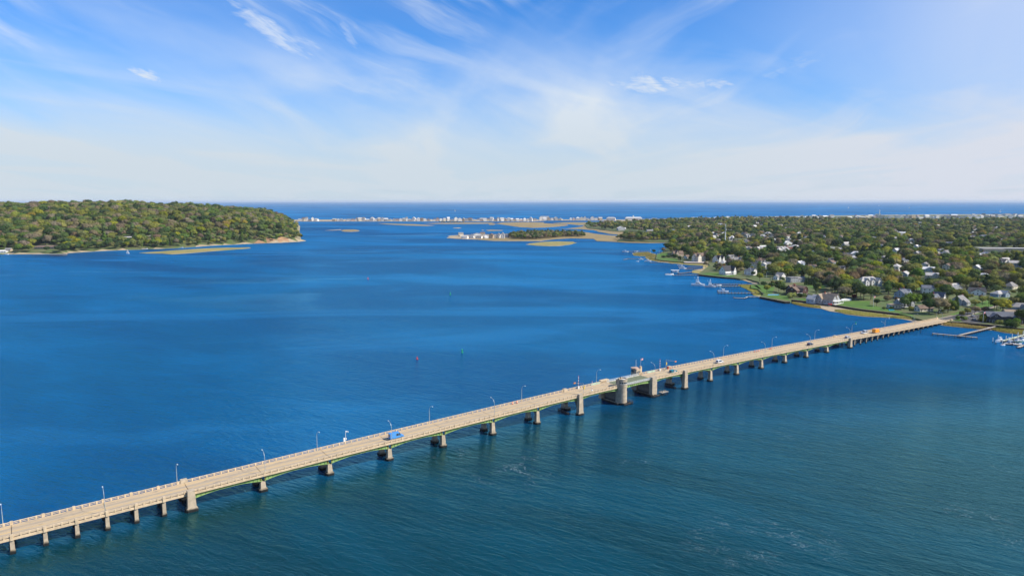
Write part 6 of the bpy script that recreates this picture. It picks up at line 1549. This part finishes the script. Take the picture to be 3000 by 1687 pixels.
yt_ = np.interp(xs_, [1700, 1850, 2000, 2300, 2450, 2700, 3000, 3400], [652, 645, 637, 635, 637, 642.5, 640, 640]) - vnoise(A, 120, 77) * 2.5
keep &= HY + (CH - 15.5) * F / A[:, 1] > yt_
A = A[keep]; LANE = LANE[keep]
u = A[:, 0] / A[:, 1]
zr = h_right(A)
w_r = np.array(PW['right']); w_r = w_r / w_r.sum()
kind = _rng.choice(len(PROTO), len(A), p=w_r)
kn = vnoise(A, 90, 21)
kind = np.where((kn > .72) & (_rng.random(len(A)) < .5), _rng.choice([6, 7, 8, 5, 1, 2, 8], len(A)), kind)
kind = np.where((kn < .25) & (_rng.random(len(A)) < .5), _rng.choice([0, 9, 14, 3], len(A)), kind)
scl = _rng.uniform(.75, 1.35, len(A)) * np.interp(A[:, 1], [500, 1200, 3500], [1.05, 1.3, 1.35])
scl *= np.interp(A[:, 1], [2000, 3500], [1, .85]); scl = np.where(LANE, scl * .42, scl)
TP = np.stack([A[:, 0], A[:, 1], zr - .3, _rng.uniform(0, 6.28, len(A)), scl, kind], 1)
# left hill woods
A = points_in(LH, 12.5, 0.0085, 1000)
keep = clear_houses(A, 12); D_ = pdist(A, LH); keep &= D_ > 9
uu = A[:, 0] / A[:, 1]
keep &= ~((uu > -0.385) & (uu < -0.318) & (D_ < 22) & (vnoise(A, 45, 9) > .7) & (A[:, 1] < 1900) & (_rng.random(len(A)) < .8))
A = A[keep]; D_ = D_[keep]
zl = h_left(A); w_l = np.array(PW['left']); w_l = w_l / w_l.sum(); kind = _rng.choice(len(PROTO), len(A), p=w_l)
kn = vnoise(A, 120, 31); kind = np.where((kn < .3) & (_rng.random(len(A)) < .6), _rng.choice([0, 3, 14, 4], len(A)), kind)
kind = np.where((D_ < 70) & (_rng.random(len(A)) < .45), _rng.choice([11, 5, 3, 0, 12], len(A)), kind)
scl = _rng.uniform(.95, 1.75, len(A)) * np.interp(D_, [0, 60, 200], [.72, 1.05, 1.25])
TL = np.stack([A[:, 0], A[:, 1], zl - .5, _rng.uniform(0, 6.28, len(A)), scl, kind], 1)
# peninsula woods and shrubs on marshes
woods = [(z4([(1000, 545), (1060, 575), (1350, 580), (1560, 565), (1780, 545), (2060, 545), (2060, 520), (1800, 505), (1400, 500), (1050, 520)]), 9, (.7, 1.15), [0, 3, 9, 2, 8, 13, 14]),
         (z5([(450, 520), (620, 535), (900, 545), (1100, 530), (1400, 540), (1700, 535), (1640, 480), (1300, 450), (1000, 455), (800, 490), (560, 505)]), 11, (.6, 1.0), [3, 11, 8, 13, 2, 5]),
         (z3([(2030, 393), (2100, 396), (2400, 394), (2400, 388), (2050, 388)]), 14, (.35, .6), [0, 8])]
WP = []
for l, sp0, (a, b), ks in woods:
    q = points_in(pts(l, .5), sp0, 0)
    q = q[clear_houses(q, 5)]
    WP.append(np.stack([q[:, 0], q[:, 1], np.full(len(q), .5), _rng.uniform(0, 6, len(q)), _rng.uniform(a, b, len(q)), _rng.choice(ks, len(q))], 1))
WP = np.concatenate(WP)
# the trees that show largest become individuals
allt = np.concatenate([TR_ for TR_ in (TP,)]); 
size = TP[:, 4] / TP[:, 1]; vis = (np.abs(TP[:, 0] / TP[:, 1]) < .76)
size = np.where(vis, size, 0); order = np.argsort(-size)
ind = order[:215]; mask = np.ones(len(TP), bool); mask[ind] = False
sizel = np.where((TL[:, 0] / TL[:, 1] > -.76), TL[:, 4] / TL[:, 1], 0); orderl = np.argsort(-sizel); indl = orderl[:30]; maskl = np.ones(len(TL), bool); maskl[indl] = False
scatter('town_woods', TP[mask], 'mixed green and autumn woods covering the town', 'woods')
scatter('hill_woods', TL[maskl], 'dense green woods covering the left headland', 'woods')
scatter('creek_woods', WP, 'low woods on the small peninsula and along the creek', 'woods')
def proj(x, y, z): dz = z - CH; d = y * CP - dz * SP; up = y * SP + dz * CP; return CX + F * x / d, CY - F * up / d
SHN = {'round': 'round crowned', 'wide': 'broad', 'tall': 'tall', 'cone': 'conical', 'bush': 'bushy'}
tl_used = {}
def put_tree(x, y, z, rz, s, k, side='right', label=None):
    col, sh, me = PROTO[k]
    if label is None:
        px, py = proj(x, y, z)
        place = near_landmark(px, py) if side == 'right' else ('on the headland ' + ('near the long brown house' if px < 230 else 'near the landing boat' if px < 480 else 'above the marsh spit' if px < 700 else 'by the orange clay cliff'))
        sz = 'small ' if s < .85 else ('large ' if s > 1.15 else '')
        label = f'{sz}{SHN[sh]} {col} tree {place}'
    t_ = thing('broadleaf_tree' if sh != 'cone' else 'conifer_tree', label, 'tree', (x, y, z), rz)
    t_.scale = (s, s, s); link('crown', me, t_); link('trunk', TR, t_)
    tl_used.setdefault(label, []).append(t_)
for i in ind: put_tree(TP[i, 0], TP[i, 1], TP[i, 2], TP[i, 3], TP[i, 4], int(TP[i, 5]))
for i in indl: put_tree(TL[i, 0], TL[i, 1], TL[i, 2], TL[i, 3], TL[i, 4], int(TL[i, 5]), 'left')
# hand-placed trees and bushes that the photograph shows on the lawns
BUSH = {k: crown_mesh('crown', foliage_mat('leaves_' + k.replace(' ', '_'), FK[k]), 300 + i, 'bush', .55, 260) for i, k in enumerate(('dark green', 'mid green', 'yellow green', 'russet brown'))}
MAROON = crown_mesh('crown', foliage_mat('leaves_maroon', (0.10, 0.025, 0.03)), 333, 'round')
HEDGE = crown_mesh('crown', foliage_mat('leaves_dark_green', FK['dark green']), 335, 'cone', .7, 400)
def T8(a, b, s, k, lab): x, y = at(2200 + a / 5.152, 700 + b / 5.152, 2); put_tree(x, y, 1.9, rnd.uniform(0, 6), s, k, label=lab)
def T6(a, b, s, k, lab): x, y = at(2450 + a / 4.684, 850 + b / 4.684, 2); put_tree(x, y, 1.9, rnd.uniform(0, 6), s, k, label=lab)
def T7(a, b, s, k, lab): x, y = at(1800 + a / 5.152, 700 + b / 5.152, 2); put_tree(x, y, 1.9, rnd.uniform(0, 6), s, k, label=lab)
T8(1410, 905, 1.2, 8, 'brownish broad tree between the twin gable house and the big lawn'); T8(1700, 925, 1.25, 0, 'large dark green tree at the back edge of the big lawn'); T8(1810, 915, 1.35, 4, 'largest round green tree behind the big lawn right of the dark one'); T8(1530, 880, .9, 5, 'bright yellow green tree behind the big lawn')
T8(1895, 1015, .62, 0, 'small dark tree beside the lawn flagpole'); T8(240, 815, .75, 11, 'yellow green round tree on the lawn near the cove'); T8(130, 640, .9, 11, 'pale green spreading tree beside the sandy cove'); T8(1010, 800, .6, 5, 'lime green tree right of the gambrel house')
T8(990, 640, 1.25, 6, 'mustard yellow tree behind the twin gable house'); T8(420, 800, .9, 14, 'dark spreading tree left of the gambrel house'); T8(500, 820, .8, 14, 'dark bushy tree right beside the gambrel house')
T6(1020, 250, 1.35, 4, 'big green tree between the poolside house and brown cottage'); T6(930, 265, 1.0, 3, 'green tree right of the swimming pool'); T6(1400, 330, 1.4, 8, 'large grey green tree just above the bridge end'); T6(1270, 330, 1.2, 0, 'dark shaded tree left of the large one above the bridge end'); T6(1530, 310, 1.15, 4, 'round green tree by the grass strip at the bridge end'); T6(1640, 275, 1.25, 10, 'tall conical evergreen beside the approach road'); T6(1270, 180, .9, 0, 'dark tree before the white gabled house')
T6(1720, 375, .5, 2, 'small tree at the parking lot entrance left side'); T6(1800, 345, .55, 2, 'second small tree at the parking lot entrance'); T6(1900, 330, .7, 8, 'grey green tree at the back of the parking lot'); T6(2250, 265, .9, 8, 'grey green tree between road and restaurant roof'); T6(2170, 250, .8, 11, 'light green tree beside the road bend'); T6(2430, 250, .9, 2, 'olive tree right of the road behind the restaurant'); T6(2540, 470, 1.1, 0, 'dark tree at the right end of the restaurant'); T6(2470, 500, .6, 3, 'green shrub tree on the bank right of the restaurant')
T6(1900, 235, .7, 5, 'yellow green willow along the road'); T6(2000, 205, .75, 11, 'bright bushy tree along the road'); T6(2090, 185, .7, 5, 'lime bushy tree farther along the road'); T6(1720, 420, .35, 0, 'low dark bush at the bridge abutment')
T7(595, 225, .72, 0, 'lone round dark tree on the grassy point'); T7(740, 215, .95, 13, 'pale bare looking tree on the point lawn'); T7(850, 205, .9, 2, 'olive tree left of the shingled house on the point'); T7(1150, 315, .6, 0, 'dark shrub tree left of the cream mansion'); T7(1580, 480, 1.0, 13, 'bare grey tree left of the steep roofed house'); T7(1380, 430, .8, 13, 'bare shrubby tree above the marsh bank docks'); T7(1790, 400, .8, 0, 'dark green tree behind the steep roofed house'); T7(1110, 235, 1.0, 1, 'olive green tree between shingled house and mansion'); T7(1440, 330, .5, 3, 'small green tree right of the mansion')
x, y = at(2200 + 1560 / 5.152, 700 + 925 / 5.152, 2)
t_ = thing('maroon_tree', 'small maroon leaved tree at the corner of the big lawn', 'tree', (x, y, 1.9)); t_.scale = (.55,) * 3; link('crown', MAROON, t_); link('trunk', TR, t_)
x, y = at(2450 + 245 / 4.684, 850 + 150 / 4.684, 2)
for i in range(11):
    x, y = at(2200 + (815 + i * 25) / 5.152, 700 + 697 / 5.152, 2)
    t_ = thing('cedar_tree', f'slender cedar in the hedge row behind the gambrel house', 'tree', (x, y, 1.9), rnd.uniform(0, 6), 'row of slender cedars behind the gambrel house'); t_.scale = (.5, .5, rnd.uniform(.62, .8) * (1.25 if i < 2 else 1)); link('crown', HEDGE, t_); link('trunk', TRs, t_)
bsh = [(620, 890, 2.0, 'yellow green', 'rounded shrub at the front of the gambrel house lawn'), (740, 880, 1.7, 'dark green', 'dark shrub below the gambrel house porch'), (800, 875, 1.5, 'mid green', 'green shrub right of the gambrel house front door'), (880, 900, 1.5, 'dark green', 'dark hedge shrub left of the pale cottage'), (2050, 940, 2.1, 'russet brown', 'brown rounded shrub above the pool pavilion'), (2190, 935, 1.4, 'russet brown', 'brown low shrub right of the pavilion'), (1240, 945, .9, 'mid green', 'clipped shrub before the twin gable house'), (2010, 1060, .9, 'mid green', 'shrub in front of the flat pavilion'), (2120, 1060, .9, 'yellow green', 'ornamental shrub beside the turquoise pool'), (300, 720, 2.0, 'dark green', 'dark hedge behind the cove lawn'), (200, 700, 1.8, 'dark green', 'second dark hedge behind the cove lawn'), (380, 700, 2.0, 'dark green', 'hedge mass left of the cedar row'), (460, 720, 2.2, 'mid green', 'green hedge mass near the cedar row'), (1120, 880, 1.6, 'dark green', 'dark shrub behind the pale cottage')]
for a, b, s, k, lab in bsh:
    x, y = at(2200 + a / 5.152, 700 + b / 5.152, 2); t_ = thing('garden_shrub', lab, 'shrub', (x, y, 1.95), rnd.uniform(0, 6)); t_.scale = (s,) * 3; link('crown', BUSH[k], t_)
for a, b, s, k, lab in [(900, 285, 2.6, 'dark green', 'long dark hedge mass on the point lawn, left part'), (1000, 310, 2.4, 'dark green', 'long dark hedge mass on the point lawn, right part'), (740, 285, 1.6, 'dark green', 'low dark hedge at the left of the point lawn'), (820, 280, 1.6, 'dark green', 'low dark hedge in the middle of the point lawn')]:
    x, y = at(1800 + a / 5.152, 700 + b / 5.152, 2); t_ = thing('garden_shrub', lab, 'shrub', (x, y, 1.95), rnd.uniform(0, 6)); t_.scale = (s * 1.5, s, s); link('crown', BUSH[k], t_)
for a, b, s, k, lab in [(2045, 430, 2.2, 'yellow green', 'bright green hedge block left of the restaurant'), (2240, 465, 1.2, 'yellow green', 'lime flower bed shrub before the restaurant'), (1760, 410, 1.2, 'mid green', 'green shrub at the parking lot corner'), (1665, 400, 1.2, 'mid green', 'clipped bush beside the bridge abutment'), (2400, 510, 2.4, 'dark green', 'dark rounded shrub on the bank before the restaurant'), (2460, 515, 2.0, 'mid green', 'green rounded shrub right on the bank'), (2060, 300, 1.8, 'russet brown', 'russet shrub behind the parking lot'), (60, 130, 2.0, 'dark green', 'dark shrub left of the flagpole lawn')]:
    x, y = at(2450 + a / 4.684, 850 + b / 4.684, 2); t_ = thing('garden_shrub', lab, 'shrub', (x, y, 1.95), rnd.uniform(0, 6)); t_.scale = (s,) * 3; link('crown', BUSH[k], t_)
for lab, l in tl_used.items():
    if len(l) > 1:
        for t_ in l: t_['group'] = 'alike trees: ' + lab

# marsh grass tufts
def tufts(l, n_, h, m_, lab, z=.4, px=True):
    poly = pts(l, z); A = np.array(poly); q = _rng.uniform(A.min(0), A.max(0), (n_, 2)); q = q[inside(q, poly)]; mb = MB()
    for x, y in q:
        a = rnd.uniform(0, 3.1); hh = h * rnd.uniform(.5, 1.3); w_ = rnd.uniform(.6, 1.3); dx, dy = w_ * math.cos(a), w_ * math.sin(a)
        mb.poly([(x - dx, y - dy, z - .2), (x + dx, y + dy, z - .2), (x + dx * .4 + .2, y + dy * .4, z + hh)]); mb.poly([(x - dy, y + dx, z - .2), (x + dy, y - dx, z - .2), (x - dy * .3, y + dx * .4, z + hh * .9)])
    o = mb.build('marsh_grass', m_); tag(o, lab, 'marsh grass', kind='stuff')
M_tuft = foliage_mat('leaves_marsh', (0.42, 0.36, 0.10), .4)
tufts(z8([(620, 955), (760, 975), (900, 1000), (1040, 1020), (1050, 1042), (900, 1028), (760, 1006), (620, 972)]), 1600, .9, M_tuft, 'golden marsh grass at the left end of the lawn beach')
tufts(z8([(1250, 1078), (1430, 1075), (1700, 1110), (2100, 1160), (2450, 1190), (2440, 1212), (2150, 1188), (1900, 1172), (1700, 1160), (1450, 1132), (1300, 1095)]), 5000, 1.1, M_tuft, 'golden marsh grass along the middle of the lawn beach')
tufts(z6([(1480, 445), (1600, 450), (1850, 490), (2080, 520), (2080, 538), (1850, 518), (1650, 498), (1480, 478)]), 3500, 1.1, M_tuft, 'marsh grass between the bridge end and the pier walkway')
tufts(z6([(2140, 515), (2300, 520), (2600, 565), (3200, 680), (3200, 700), (2576, 606), (2460, 596), (2300, 574), (2150, 545)]), 4500, 1.1, M_tuft, 'marsh grass right of the pier walkway')
tufts(z7([(1880, 692), (2080, 692), (2150, 745), (2245, 838), (2110, 845), (2055, 790), (1965, 740), (1875, 702)]), 3500, .8, M_tuft, 'yellow marsh grass beside the long dock')
tufts(z7([(280, 215), (500, 200), (640, 245), (620, 300), (900, 345), (1050, 350), (1040, 370), (700, 345), (560, 320), (475, 288), (480, 262), (300, 245)]), 4000, .9, M_tuft, 'marsh grass on the low grassy point')

# ------------------------------------------------------------------ air
hz = bpy.data.materials.new('haze_air'); hz.use_nodes = True; t = NT(hz.node_tree); t.n.clear()
pv = t.node('ShaderNodeVolumePrincipled'); pv.inputs['Color'].default_value = (0.80, 0.90, 1.0, 1); pv.inputs['Density'].default_value = 0.000025; pv.inputs['Anisotropy'].default_value = 0.0
ho = t.node('ShaderNodeOutputMaterial'); t.l.new(pv.outputs[0], ho.inputs['Volume'])
mb = MB(); mb.box(-BIG * 1.1, BIG * 1.1, -4000, BIG * 1.1, -3.5, 135)
tag(mb.build('haze', hz), 'thin pale blue air over the water and land', 'haze', kind='stuff')
